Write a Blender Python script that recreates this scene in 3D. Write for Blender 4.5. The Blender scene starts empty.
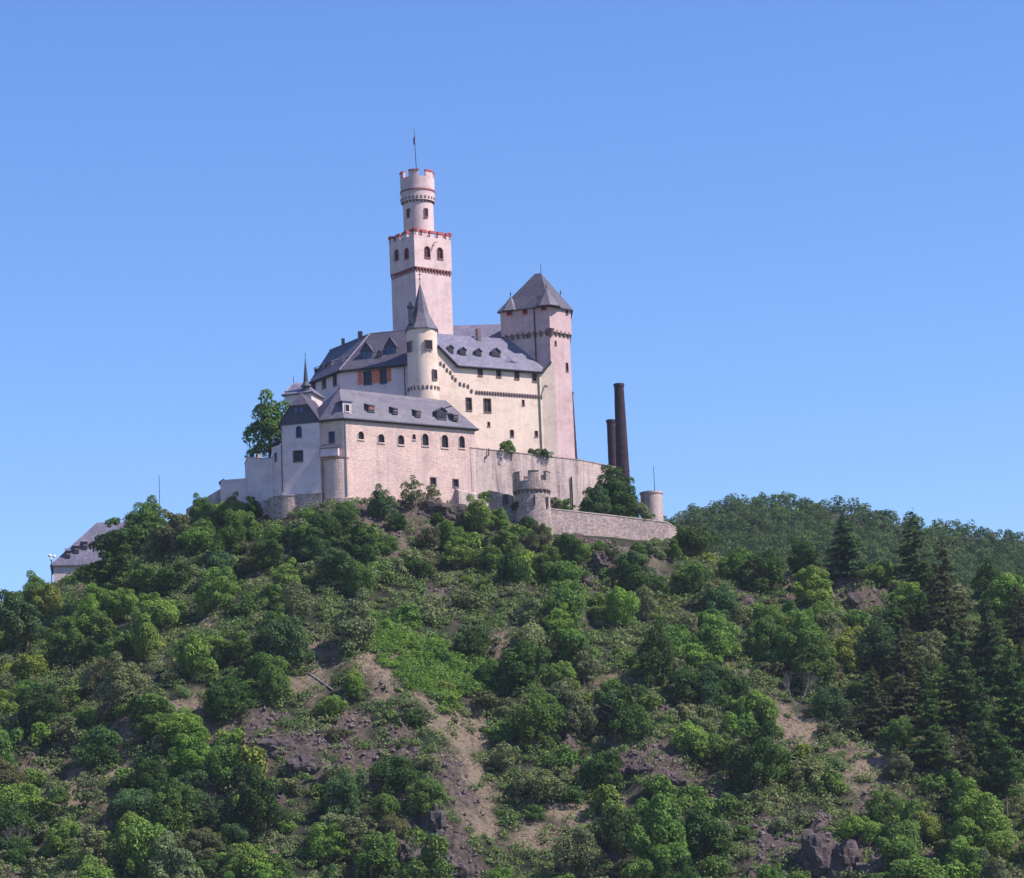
import bpy, math, random
import numpy as np
from mathutils import Vector
random.seed(7); rng = np.random.default_rng(11)
scene = bpy.context.scene
COL = scene.collection

# ---------------------------------------------------------------- camera
F = 3054.0
PIT = math.radians(11.0); ROL = math.radians(2.3)
CF = np.array([0, math.cos(PIT), math.sin(PIT)]); _u = np.array([0, -math.sin(PIT), math.cos(PIT)]); _r = np.array([1., 0, 0])
CR = _r*math.cos(ROL)-_u*math.sin(ROL); CU = _u*math.cos(ROL)+_r*math.sin(ROL); CC = np.array([0, 0, 2.0])
cam = bpy.data.cameras.new("camera"); camo = bpy.data.objects.new("camera", cam); COL.objects.link(camo)
cam.sensor_width = 36; cam.lens = F*36/1024; cam.clip_end = 20000; cam.clip_start = 1
from mathutils import Matrix
M4 = Matrix(((CR[0], CU[0], -CF[0], CC[0]), (CR[1], CU[1], -CF[1], CC[1]), (CR[2], CU[2], -CF[2], CC[2]), (0, 0, 0, 1)))
camo.matrix_world = M4
scene.camera = camo
# ---------------------------------------------------------------- world, sun, exposure
SUN_EL = math.radians(50); SUN_AZ = math.radians(106)     # azimuth clockwise from +Y
w = bpy.data.worlds.new("World"); scene.world = w; w.use_nodes = True
nt = w.node_tree; bg = nt.nodes["Background"]
sky = nt.nodes.new("ShaderNodeTexSky"); sky.sky_type = 'NISHITA'; sky.sun_disc = False
sky.sun_elevation = SUN_EL; sky.sun_rotation = SUN_AZ; sky.altitude = 100; sky.air_density = 1.0; sky.dust_density = 0.3; sky.ozone_density = 4.0
hs = nt.nodes.new("ShaderNodeHueSaturation"); hs.inputs['Saturation'].default_value = 1.2; hs.inputs['Hue'].default_value = 0.513
nt.links.new(sky.outputs[0], hs.inputs['Color']); nt.links.new(hs.outputs[0], bg.inputs[0]); bg.inputs[1].default_value = 0.14
sl = bpy.data.lights.new("sun", 'SUN'); sl.energy = 5.0; sl.angle = math.radians(0.5); sl.color = (1, 0.935, 0.85)
so = bpy.data.objects.new("sun", sl); COL.objects.link(so)
SD = Vector((math.sin(SUN_AZ)*math.cos(SUN_EL), math.cos(SUN_AZ)*math.cos(SUN_EL), math.sin(SUN_EL)))
so.rotation_euler = SD.to_track_quat('Z', 'Y').to_euler(); so.location = (300, 300, 400)
scene.view_settings.view_transform = 'Standard'; scene.view_settings.look = 'None'
scene.view_settings.exposure = 0.5; scene.view_settings.gamma = 1.0
scene.cycles.max_bounces = 6; scene.cycles.diffuse_bounces = 3; scene.cycles.transparent_max_bounces = 4
scene.cycles.volume_bounces = 0

# ---------------------------------------------------------------- pixel -> world measuring
def ray(a, b): return CF+(a-512)/F*CR+(439-b)/F*CU
def P(a, b, Y): d = ray(a, b); return CC+d*Y/d[1]
def PZ(a, b, z): d = ray(a, b); return CC+d*(z-2)/d[2]
def ZA(a, b, Y): return float(P(a, b, Y)[2])
def XA(a, b, Y): return float(P(a, b, Y)[0])
def PPL(a, b, p0, n):
    d = ray(a, b); n = np.array(n, float); t = np.dot(np.array(p0)-CC, n)/np.dot(d, n); return CC+d*t
def PIX(w_):
    d = np.array(w_)-CC; t = d@CF; return 512+F*(d@CR)/t, 439-F*(d@CU)/t

# ---------------------------------------------------------------- materials
def newmat(name):
    m = bpy.data.materials.new(name); m.use_nodes = True
    return m, m.node_tree, m.node_tree.nodes["Principled BSDF"]
def nd(nt, t, **k):
    n = nt.nodes.new(t)
    for a, b in k.items():
        if a in n.inputs: n.inputs[a].default_value = b
        else: setattr(n, a, b)
    return n
def ramp(nt, fac, stops):
    r = nt.nodes.new("ShaderNodeValToRGB"); e = r.color_ramp.elements
    while len(e) < len(stops): e.new(0.5)
    for i, (p, c) in enumerate(stops): e[i].position = p; e[i].color = (*c, 1) if len(c) == 3 else c
    nt.links.new(fac, r.inputs[0]); return r.outputs[0]
def coords(nt, scale=(1, 1, 1)):
    g = nt.nodes.new("ShaderNodeNewGeometry"); mp = nt.nodes.new("ShaderNodeMapping"); mp.inputs['Scale'].default_value = scale
    nt.links.new(g.outputs['Position'], mp.inputs[0]); return mp.outputs[0]
def noise(nt, vec, scale, detail=4, rough=0.6, out='Fac'):
    n = nd(nt, "ShaderNodeTexNoise", Scale=scale, Detail=detail, Roughness=rough); nt.links.new(vec, n.inputs['Vector']); return n.outputs[out]
def mix(nt, a, b, fac, mode='MIX'):
    m = nt.nodes.new("ShaderNodeMix"); m.data_type = 'RGBA'; m.blend_type = mode
    for s, v in ((m.inputs[6], a), (m.inputs[7], b), (m.inputs[0], fac)):
        if isinstance(v, (tuple, list)): s.default_value = (*v, 1) if len(v) == 3 else v
        elif isinstance(v, (int, float)): s.default_value = v
        else: nt.links.new(v, s)
    return m.outputs[2]
def bump(nt, b, h, strength=0.5, dist=0.1):
    n = nd(nt, "ShaderNodeBump", Strength=strength, Distance=dist); nt.links.new(h, n.inputs['Height']); nt.links.new(n.outputs[0], b.inputs['Normal'])
def m_wall(name, c1, c2, stain, stain_amt=0.5, masonry=0.0, stone=0.45):
    m, t, b = newmat(name)
    v = coords(t); vs = coords(t, (1.1, 1.1, 0.12))
    n1 = noise(t, v, 0.25, 6, 0.65); c = ramp(t, n1, [(0.3, c1), (0.7, c2)])
    st = noise(t, vs, 0.8, 6, 0.7); s2 = ramp(t, st, [(0.47, (0, 0, 0)), (0.74, (min(1, stain_amt),)*3)])
    c = mix(t, c, stain, s2)
    n3 = noise(t, v, 3.0, 4, 0.7); f3 = ramp(t, n3, [(0.35, (0.88,)*3), (0.65, (1.06,)*3)]); c = mix(t, c, f3, 0.8, 'MULTIPLY')
    c = mix(t, c, ramp(t, noise(t, coords(t, (1, 1, 1.6)), 0.33, 4, 0.6), [(0.40, (0.90, 0.88, 0.87)), (0.47, (1, 1, 1)), (0.58, (1, 1, 1)), (0.63, (1.05, 1.04, 1.0))]), 1.0, 'MULTIPLY')
    h = noise(t, v, 5.0, 3, 0.7)
    if masonry > 0:
        vr = nd(t, "ShaderNodeTexVoronoi", Scale=1.0, Randomness=0.9); vv = coords(t, (2.4, 2.4, 4.4)); t.links.new(vv, vr.inputs['Vector'])
        vc = t.nodes.new("ShaderNodeSeparateColor"); t.links.new(vr.outputs['Color'], vc.inputs[0])
        lum = ramp(t, vc.outputs[0], [(0, (1-masonry,)*3), (1, (1+masonry*0.35,)*3)]); c = mix(t, c, lum, 1.0, 'MULTIPLY')
        dd = ramp(t, vr.outputs['Distance'], [(0.3, (1,)*3), (0.75, (1-masonry*0.9,)*3)]); c = mix(t, c, dd, 1.0, 'MULTIPLY')
        h = vr.outputs['Distance']
    t.links.new(c, b.inputs['Base Color']); b.inputs['Roughness'].default_value = 0.95; b.inputs['Specular IOR Level'].default_value = 0.15
    bump(t, b, h, 0.5, -0.06 if masonry > 0 else 0.03); return m
def m_slate(name, c1, c2):
    m, t, b = newmat(name); v = coords(t)
    br = nd(t, "ShaderNodeTexVoronoi", Scale=2.6, Randomness=1.0); t.links.new(v, br.inputs['Vector'])
    sc = t.nodes.new("ShaderNodeSeparateColor"); t.links.new(br.outputs['Color'], sc.inputs[0])
    c = ramp(t, noise(t, v, 0.35, 6, 0.65), [(0.3, c1), (0.7, c2)])
    c = mix(t, c, ramp(t, sc.outputs[0], [(0, (0.78,)*3), (1, (1.15,)*3)]), 1.0, 'MULTIPLY')
    c = mix(t, c, tuple(q*.62 for q in c1), ramp(t, noise(t, v, 1.3, 7, 0.75), [(0.52, (0,)*3), (0.72, (0.55,)*3)]))
    wv = nd(t, "ShaderNodeTexWave", Scale=1.6, Distortion=0.5); wv.bands_direction = 'Z'; t.links.new(v, wv.inputs['Vector'])
    t.links.new(c, b.inputs['Base Color']); b.inputs['Roughness'].default_value = 0.6; b.inputs['Specular IOR Level'].default_value = 0.3
    bump(t, b, wv.outputs['Fac'], 0.25, 0.04); return m
def m_flat(name, c, rough=0.8, var=0.15, metal=0):
    m, t, b = newmat(name); v = coords(t)
    f = ramp(t, noise(t, v, 2.0, 5, 0.7), [(0.3, (1-var,)*3), (0.7, (1+var,)*3)]); t.links.new(mix(t, c, f, 1.0, 'MULTIPLY'), b.inputs['Base Color'])
    b.inputs['Roughness'].default_value = rough; b.inputs['Metallic'].default_value = metal; return m
MT = {}
MT['cream'] = m_wall('cream_render', (0.72, 0.55, 0.455), (0.79, 0.61, 0.51), (0.52, 0.39, 0.37), 0.4)
MT['pink'] = m_wall('pink_render', (0.72, 0.58, 0.54), (0.78, 0.64, 0.59), (0.50, 0.42, 0.42), 0.35)
MT['keep'] = m_wall('keep_render', (0.62, 0.45, 0.44), (0.70, 0.51, 0.50), (0.42, 0.32, 0.34), 0.5)
MT['worn'] = m_wall('worn_render', (0.76, 0.54, 0.465), (0.62, 0.43, 0.40), (0.42, 0.31, 0.32), 0.65, 0.10)
MT['white'] = m_wall('white_render', (0.62, 0.49, 0.52), (0.70, 0.56, 0.58), (0.44, 0.36, 0.4), 0.35)
MT['stone'] = m_wall('rubble_stone', (0.52, 0.40, 0.37), (0.38, 0.29, 0.28), (0.20, 0.16, 0.17), 0.6, 0.30)
MT['terr'] = m_wall('terrace_render', (0.58, 0.45, 0.42), (0.48, 0.37, 0.35), (0.15, 0.12, 0.13), 1.3, 0.10)
MT['slate'] = m_slate('slate', (0.125, 0.113, 0.17), (0.18, 0.162, 0.235)); MT['slate2'] = m_slate('shaded_slate', (0.06, 0.052, 0.082), (0.10, 0.085, 0.12)); MT['slate3'] = m_slate('range_slate', (0.10, 0.087, 0.122), (0.145, 0.125, 0.165)); MT['tower'] = m_wall('tower_render', (0.50, 0.34, 0.35), (0.60, 0.42, 0.42), (0.34, 0.25, 0.27), 0.5)  # slate2: darker copy of slate, shaded side of the wing roofs put into its colour
MT['slated'] = m_slate('dark_slate_cladding', (0.045, 0.047, 0.075), (0.06, 0.06, 0.09))
MT['red'] = m_flat('red_sandstone', (0.42, 0.07, 0.07))
MT['corb'] = m_flat('dark_corbel_stone', (0.16, 0.10, 0.10))
MT['redc'] = m_flat('red_corbel_stone', (0.27, 0.085, 0.085))
MT['frame'] = m_flat('brown_window_stone', (0.17, 0.10, 0.09))
MT['framew'] = m_flat('pale_window_wood', (0.55, 0.52, 0.5))
MT['frameb'] = m_flat('blue_window_wood', (0.05, 0.10, 0.20))
MT['rust'] = m_flat('orange_shutter', (0.55, 0.07, 0.015)); MT['cr'] = m_flat('cream_stripe', (0.75, 0.42, 0.25))
MT['iron'] = m_flat('dark_iron', (0.022, 0.02, 0.03), 0.8); MT['pipe'] = m_flat('zinc_pipe', (0.20, 0.19, 0.21), 0.5)
MT['pipeg'] = m_flat('green_pipe', (0.17, 0.20, 0.13), 0.5); MT['wht'] = m_flat('white_paint', (0.8, 0.8, 0.8)); MT['redcloth'] = m_flat('red_cloth', (0.22, 0.04, 0.05))
MT['brick'] = m_wall('smoked_brick', (0.055, 0.030, 0.042), (0.08, 0.044, 0.055), (0.03, 0.02, 0.03), 0.5, 0.25)
MT['bark'] = m_flat('bark', (0.11, 0.085, 0.07)); MT['deadwood'] = m_flat('grey_dead_wood', (0.22, 0.185, 0.18))
m, t, b = newmat('window_glass'); b.inputs['Base Color'].default_value = (0.02, 0.014, 0.02, 1); b.inputs['Roughness'].default_value = 0.3; b.inputs['Specular IOR Level'].default_value = 0.25; MT['glass'] = m
# foliage: per-object colour, per-leaf variation
def m_leaf(name, objcol=True, col=(0.05, 0.09, 0.03), big=0.0):
    m, t, b = newmat(name)
    g = t.nodes.new("ShaderNodeNewGeometry")
    if objcol: oi = t.nodes.new("ShaderNodeObjectInfo"); c = oi.outputs['Color']
    else:
        v = coords(t); c = ramp(t, noise(t, v, 0.17, 6, 0.75), col)
    var = ramp(t, g.outputs['Random Per Island'], [(0, (0.6, 0.62, 0.66)), (0.6, (1.05, 1.05, 1.0)), (1, (1.6, 1.5, 1.3))])
    c = mix(t, c, var, 1.0, 'MULTIPLY')
    v2 = coords(t); c = mix(t, c, ramp(t, noise(t, v2, 0.45, 3, 0.6), [(0.3, (0.75, 0.8, 0.85)), (0.7, (1.25, 1.2, 1.05))]), 1.0, 'MULTIPLY')
    t.links.new(c, b.inputs['Base Color']); b.inputs['Roughness'].default_value = 0.8; b.inputs['Specular IOR Level'].default_value = 0.08
    tr = t.nodes.new("ShaderNodeBsdfTranslucent"); t.links.new(c, tr.inputs[0]); ms = t.nodes.new("ShaderNodeMixShader"); ms.inputs[0].default_value = 0.33
    t.links.new(b.outputs[0], ms.inputs[1]); t.links.new(tr.outputs[0], ms.inputs[2]); t.links.new(ms.outputs[0], t.nodes['Material Output'].inputs[0])
    return m
MT['leaf'] = m_leaf('foliage')
MT['farleaf'] = m_leaf('far_foliage', False, [(0.34, (0.03, 0.065, 0.028)), (0.46, (0.06, 0.11, 0.04)), (0.55, (0.11, 0.165, 0.055)), (0.63, (0.11, 0.115, 0.065)), (0.7, (0.05, 0.09, 0.04))])
MT['under'] = m_leaf('undergrowth', False, [(0.30, (0.09, 0.155, 0.05)), (0.45, (0.14, 0.21, 0.07)), (0.58, (0.19, 0.22, 0.105)), (0.7, (0.25, 0.23, 0.14))])
MT['vine'] = m_leaf('bright_groundcover', False, [(0.35, (0.09, 0.19, 0.03)), (0.65, (0.17, 0.27, 0.055))])

# ---------------------------------------------------------------- mesh helpers
class MB:
    def __init__(s): s.v = []; s.f = []
    def poly(s, pts):
        i = len(s.v); s.v += [tuple(map(float, p)) for p in pts]; s.f.append(tuple(range(i, i+len(pts))))
    def prism(s, poly, z0, z1, top=True, bottom=True):
        n = len(poly); i = len(s.v)
        z0 = z0 if hasattr(z0, '__len__') else [z0]*n; z1 = z1 if hasattr(z1, '__len__') else [z1]*n
        s.v += [(float(p[0]), float(p[1]), float(z)) for p, z in zip(poly, z0)]+[(float(p[0]), float(p[1]), float(z)) for p, z in zip(poly, z1)]
        for k in range(n): j = (k+1) % n; s.f.append((i+k, i+j, i+n+j, i+n+k))
        if top: s.f.append(tuple(i+n+k for k in range(n)))
        if bottom: s.f.append(tuple(i+n-1-k for k in range(n)))
    def slab(s, pts, vec):
        n = len(pts); i = len(s.v); pts = [np.array(p, float) for p in pts]; vec = np.array(vec, float)
        s.v += [tuple(p) for p in pts]+[tuple(p+vec) for p in pts]
        s.f.append(tuple(i+k for k in range(n))); s.f.append(tuple(i+2*n-1-k for k in range(n)))
        for k in range(n): j = (k+1) % n; s.f.append((i+k, i+n+k, i+n+j, i+j))
    def cyl(s, x, y, r0, r1, z0, z1, n=32, a0=0.0, cap=True):
        p0 = [(x+r0*math.cos(a0+2*math.pi*k/n), y+r0*math.sin(a0+2*math.pi*k/n), z0) for k in range(n)]
        p1 = [(x+r1*math.cos(a0+2*math.pi*k/n), y+r1*math.sin(a0+2*math.pi*k/n), z1) for k in range(n)]
        i = len(s.v); s.v += p0+p1
        for k in range(n): j = (k+1) % n; s.f.append((i+k, i+j, i+n+j, i+n+k))
        if cap: s.f.append(tuple(i+n+k for k in range(n))); s.f.append(tuple(i+n-1-k for k in range(n)))
    def tube(s, a, b, r0, r1=None, n=6):
        a = Vector(a); b = Vector(b); r1 = r0 if r1 is None else r1; d = (b-a)
        if d.length < 1e-6: return
        q = d.to_track_quat('Z', 'Y'); i = len(s.v)
        for c, r in ((a, r0), (b, r1)):
            for k in range(n):
                s.v.append(tuple(c+q @ Vector((r*math.cos(2*math.pi*k/n), r*math.sin(2*math.pi*k/n), 0))))
        for k in range(n): j = (k+1) % n; s.f.append((i+k, i+j, i+n+j, i+n+k))
        s.f.append(tuple(i+n+k for k in range(n))); s.f.append(tuple(i+n-1-k for k in range(n)))
    def obox(s, c, ux, hx, hy, hz):
        """box centred at c, ux = unit xy direction of its width, half sizes"""
        c = np.array(c, float); ux = np.array([ux[0], ux[1]])/math.hypot(*ux[:2]); uy = np.array([-ux[1], ux[0]])
        pl = [c[:2]-ux*hx-uy*hy, c[:2]+ux*hx-uy*hy, c[:2]+ux*hx+uy*hy, c[:2]-ux*hx+uy*hy]; s.prism(pl, c[2]-hz, c[2]+hz)
    def build(s, name, mat, parent=None, smooth=False):
        me = bpy.data.meshes.new(name); off = np.array(parent_origin(parent)) if parent else np.zeros(3)
        me.from_pydata([(x-off[0], y-off[1], z-off[2]) for x, y, z in s.v], [], s.f)
        me.materials.append(mat); me.validate()
        if smooth: me.polygons.foreach_set('use_smooth', [True]*len(me.polygons))
        o = bpy.data.objects.new(name, me); COL.objects.link(o)
        if parent: o.parent = parent
        fixn(me)
        return o
import bmesh
def fixn(me):
    bm = bmesh.new(); bm.from_mesh(me); bmesh.ops.recalc_face_normals(bm, faces=bm.faces); bm.to_mesh(me); bm.free()
def parent_origin(p):
    o = np.zeros(3)
    while p: o += np.array(p.location); p = p.parent
    return o
def thing(name, label, cat, loc, group=None):
    o = bpy.data.objects.new(name, None); COL.objects.link(o); o.location = [float(q) for q in loc]; o.empty_display_size = 0.5
    o['label'] = label; o['category'] = cat
    if group: o['group'] = group
    return o
def tag(o, label, cat, group=None):
    o['label'] = label; o['category'] = cat
    if group: o['group'] = group
    return o
def outset(poly, d):
    n = len(poly); out = []; ar = sum(poly[i][0]*poly[(i+1) % n][1]-poly[(i+1) % n][0]*poly[i][1] for i in range(n)); sg = 1 if ar > 0 else -1
    for i in range(n):
        a = np.array(poly[i-1][:2], float); b_ = np.array(poly[i][:2], float); c = np.array(poly[(i+1) % n][:2], float)
        e1 = (b_-a)/np.linalg.norm(b_-a); e2 = (c-b_)/np.linalg.norm(c-b_)
        n1 = np.array([e1[1], -e1[0]])*sg; n2 = np.array([e2[1], -e2[0]])*sg; bi = n1+n2; bi = bi/np.dot(bi, n1) if abs(np.dot(bi, n1)) > 1e-3 else n1
        out.append(b_+bi*d)
    return out
def window(root, c, ux, wd, ht, arch=False, fm='frame', bars=True, deep=0.28, proud=False, name='window', label=None):
    """window part (frame) with a pane sub-part. c = centre on the wall face, ux = direction left->right seen from outside"""
    ux = np.array(ux[:2], float); ux /= np.linalg.norm(ux); n = np.array([ux[1], -ux[0]]); c = np.array(c, float)
    fr = MB(); d0 = -0.07 if not proud else -0.10; tf = min(0.12, wd*0.14)
    def pt(s, z, d): return (c[0]+ux[0]*s-n[0]*d, c[1]+ux[1]*s-n[1]*d, c[2]+z)
    def ring(h0, h1):
        pass
    out = []; inn = []
    if arch:
        zs = ht/2-wd/2
        prof = [(-1, -ht/2), (1, -ht/2)]
        oo = [(-wd/2-tf, -ht/2-tf), (wd/2+tf, -ht/2-tf)]; ii = [(-wd/2, -ht/2), (wd/2, -ht/2)]
        for k in range(0, 9):
            a = math.pi*k/8; oo.append(((wd/2+tf)*math.cos(a), zs+(wd/2+tf)*math.sin(a))); ii.append((wd/2*math.cos(a), zs+wd/2*math.sin(a)))
    else:
        oo = [(-wd/2-tf, -ht/2-tf), (wd/2+tf, -ht/2-tf), (wd/2+tf, ht/2+tf), (-wd/2-tf, ht/2+tf)]; ii = [(-wd/2, -ht/2), (wd/2, -ht/2), (wd/2, ht/2), (-wd/2, ht/2)]
    k = len(oo)
    for a in range(k):
        b_ = (a+1) % k
        for d, (p, q, r_, s_) in ((d0, (oo[a], oo[b_], ii[b_], ii[a])),):
            fr.poly([pt(*p, d), pt(*q, d), pt(*r_, d), pt(*s_, d)])
        fr.poly([pt(*oo[a], d0), pt(*oo[b_], d0), pt(*oo[b_], 0.02), pt(*oo[a], 0.02)])
        fr.poly([pt(*ii[a], d0), pt(*ii[b_], d0), pt(*ii[b_], deep), pt(*ii[a], deep)])
    if bars and wd > 0.6 and fm not in ('worn', 'corb'):
        for s in ([0] if wd < 1.3 else [-wd/6, wd/6]): fr.slab([pt(s-0.035, -ht/2, deep-0.1), pt(s+0.035, -ht/2, deep-0.1), pt(s+0.035, ht/2-0.05, deep-0.1), pt(s-0.035, ht/2-0.05, deep-0.1)], np.array([-n[0], -n[1], 0])*0.06)
        z = ht*0.12; fr.slab([pt(-wd/2, z-0.035, deep-0.12), pt(wd/2, z-0.035, deep-0.12), pt(wd/2, z+0.035, deep-0.12), pt(-wd/2, z+0.035, deep-0.12)], np.array([-n[0], -n[1], 0])*0.06)
    fr.slab([pt(-wd/2-0.12, -ht/2-tf-0.10, d0-0.06), pt(wd/2+0.12, -ht/2-tf-0.10, d0-0.06), pt(wd/2+0.12, -ht/2-tf+0.0, d0-0.06), pt(-wd/2-0.12, -ht/2-tf+0.0, d0-0.06)], np.array([-n[0], -n[1], 0])*0.1)
    fo = fr.build(name, MT[fm], root)
    if label: fo['label'] = label
    pn = MB(); pn.slab([pt(*p, deep-0.02 if not proud else -0.01) for p in ii], np.array([-n[0], -n[1], 0])*0.03); pn.build('pane', MT['glass'], fo)
    return fo
def panel(mb, A, B, z0, z1, wins=()):
    """wall face A->B (left->right seen from outside) from z0 to z1, with real openings. wins: (s,z,w,h,arch)"""
    A = np.array(A[:2], float); B = np.array(B[:2], float); L = np.linalg.norm(B-A); u = (B-A)/L; n = np.array([u[1], -u[0]]); dp = 0.3
    S = sorted(set([0, L]+[q for w_ in wins for q in (w_[0]-w_[2]/2, w_[0]+w_[2]/2)])); Z = sorted(set([z0, z1]+[q for w_ in wins for q in (w_[1]-w_[3]/2, w_[1]+w_[3]/2)]))
    def pt(s, z, d=0): return (A[0]+u[0]*s-n[0]*d, A[1]+u[1]*s-n[1]*d, z)
    for a, b_ in zip(S[:-1], S[1:]):
        for c, d in zip(Z[:-1], Z[1:]):
            ms, mz = (a+b_)/2, (c+d)/2
            if any(abs(ms-w_[0]) < w_[2]/2 and abs(mz-w_[1]) < w_[3]/2 for w_ in wins): continue
            mb.poly([pt(a, c), pt(b_, c), pt(b_, d), pt(a, d)])
    for (s, z, wd, ht, arch) in wins:
        l, r_, bo, tp = s-wd/2, s+wd/2, z-ht/2, z+ht/2
        mb.poly([pt(l, bo), pt(r_, bo), pt(r_, bo, dp), pt(l, bo, dp)]); mb.poly([pt(l, bo), pt(l, bo, dp), pt(l, tp, dp), pt(l, tp)])
        mb.poly([pt(r_, bo), pt(r_, tp), pt(r_, tp, dp), pt(r_, bo, dp)]); mb.poly([pt(l, tp), pt(l, tp, dp), pt(r_, tp, dp), pt(r_, tp)])
        if arch:
            zs = tp-wd/2; pr = [(s+wd/2*math.cos(math.pi*k/8), zs+wd/2*math.sin(math.pi*k/8)) for k in range(9)]
            for q in range(4): mb.poly([pt(*pr[q]), pt(r_, tp) if q < 2 else pt(r_, tp), pt(*pr[q+1])])
            for q in range(4, 8): mb.poly([pt(*pr[q]), pt(l, tp), pt(*pr[q+1])])
def wpix(A, B, a, b, wp, hp):
    """window from pixel centre/size on wall plane A-B -> (s,z,w,h)"""
    A = np.array(A[:2], float); B = np.array(B[:2], float); u = (B-A)/np.linalg.norm(B-A); p = PPL(a, b, (A[0], A[1], 0), (u[1], -u[0], 0))
    k = np.dot(p-CC, CF)/F; s = np.dot(p[:2]-A, u); cw = abs(u[0]-u[1]*p[0]/p[1]*0)
    return s, float(p[2]), wp*k/max(cw, 0.3), hp*k
def walls(root, poly, z0, z1, mat, wins={}, name='wall', fm='frame'):
    """poly ordered so that each edge i (poly[i]->poly[i+1]) runs left->right seen from outside. wins {edge: [(px,py,w,h,arch,fm)]}"""
    mb = MB(); n = len(poly)
    for i in range(n):
        A, B = poly[i], poly[(i+1) % n]; ws = []
        for q in wins.get(i, []):
            s, z, wd, ht = wpix(A, B, *q[:4]); ws.append((s, z, wd, ht, q[4])); u = np.array(B[:2])-np.array(A[:2]); u = u/np.linalg.norm(u)
            c = (A[0]+u[0]*s, A[1]+u[1]*s, z); window(root, c, u, wd, ht, q[4], q[5] if len(q) > 5 else fm)
        panel(mb, A, B, z0, z1, ws)
    return mb.build(name, mat, root)
def vadd(a, d, k): return (a[0]+d[0]*k, a[1]+d[1]*k)
def unit(a, b): v = np.array([b[0]-a[0], b[1]-a[1]], float); return v/np.linalg.norm(v)
def back(a, b): u = unit(a, b); return np.array([-u[1], u[0]])   # pointing away from camera for left->right edges
def rect(A, B, depth): n = back(A, B); return [tuple(A[:2]), tuple(B[:2]), vadd(B, n, depth), vadd(A, n, depth)]
def dormer(root, px, py, wpx, hpx, plane, yawdir, gable=True, deep=1.6, roofm='slate', wallm='slated', name='dormer', lab=None, fm='frame', rise=0.6):
    """small roof dormer whose front face centre appears at the pixel, on the roof plane (point,normal)"""
    p = PPL(px, py, *plane); k = np.dot(p-CC, CF)/F; wd, ht = wpx*k, hpx*k
    u = np.array(yawdir[:2], float); u /= np.linalg.norm(u); nb = np.array([-u[1], u[0]]); c = p[:2]-nb*0.45; z0, z1 = p[2]-ht/2, p[2]+ht/2
    body = MB(); hw = wd/2; R = [c-u*hw, c+u*hw, c+u*hw+nb*deep, c-u*hw+nb*deep]; body.prism(R, z0-0.3, z1)
    if gable: body.slab([(*R[0], z1), (*R[1], z1), (*(c), z1+wd*rise*0.92)], (*(nb*deep), 0))
    bo = body.build(name, MT[wallm], root)
    if lab: bo['label'] = lab
    rf = MB(); e = 0.12; fwd = c-nb*0.22; D = deep+0.9
    if gable:
        zt = z1+wd*rise
        for sg in (-1, 1):
            a = fwd+u*(hw+e)*sg; rf.slab([(*a, z1-e*1.0), (*fwd, zt), (*(fwd+nb*(D+0.8)), zt), (*(a+nb*D), z1-e)], (0, 0, 0.10))
    else:
        a, b_ = fwd-u*(hw+e), fwd+u*(hw+e); rf.slab([(*a, z1), (*b_, z1), (*(b_+nb*D), z1+D*0.35), (*(a+nb*D), z1+D*0.35)], (0, 0, 0.10))
    rf.build('dormer_roof', MT[roofm], bo)
    nw = 2 if wd > 1.6 else 1
    for q in range(nw):
        cc = c+u*((q-0.5)*wd*0.42 if nw == 2 else 0); wnd = MB(); ww = wd*(0.32 if nw == 2 else 0.62); hh = ht*0.62
        wnd.obox((*(cc-nb*0.03), (z0+z1)/2+ht*0.05), u, ww/2+0.05, 0.05, hh/2+0.05); wo = wnd.build('window', MT[fm], bo)
        pn = MB(); pn.obox((*(cc-nb*0.07), (z0+z1)/2+ht*0.05), u, ww/2, 0.03, hh/2); 
    return bo
def frieze(mb, A, B, z, step=0.55, w_=0.26, h=0.5, d=0.22, ends=True):
    """row of small corbel brackets along a straight wall"""
    A = np.array(A[:2], float); B = np.array(B[:2], float); L = np.linalg.norm(B-A); u = (B-A)/L; n = np.array([u[1], -u[0]]); k = max(1, int(L/step))
    for i in range(k):
        c = A+u*(i+0.5)*L/k; p = [(0, 0), (d, 0), (d, -h*0.35), (0.03, -h)]
        a, b_ = c-u*w_/2, c+u*w_/2
        mb.slab([(a[0]+n[0]*q[0], a[1]+n[1]*q[0], z+q[1]) for q in p], (*(b_-a), 0))
def frieze_round(mb, x, y, r, z, n=20, w_=0.26, h=0.5, d=0.22):
    for i in range(n):
        a = 2*math.pi*(i+0.5)/n; o = np.array([math.cos(a), math.sin(a)]); u = np.array([-o[1], o[0]]); c = np.array([x, y])+o*(r-0.02)
        p = [(0, 0), (d, 0), (d, -h*0.35), (0.03, -h)]; a_ = c-u*w_/2; b_ = c+u*w_/2
        mb.slab([(a_[0]+o[0]*q[0], a_[1]+o[1]*q[0], z+q[1]) for q in p], (*(b_-a_), 0))
def merlon_row(root, A, B, z, n, fill, h, th, mat, cap='red', capt=0.45):
    A = np.array(A[:2], float); B = np.array(B[:2], float); L = np.linalg.norm(B-A); u = (B-A)/L; nb = np.array([-u[1], u[0]]); p = L/(n-1+fill)
    for i in range(n):
        c = A+u*(p*(i+fill/2))+nb*th/2; m_ = MB(); m_.obox((*c, z+h/2), u, p*fill/2, th/2, h/2); mo = m_.build('merlon', mat, root)
        k = MB(); k.obox((*c, z+h+capt/2), u, p*fill/2+0.1, th/2+0.1, capt/2); k.build('coping', MT[cap], mo)
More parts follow.
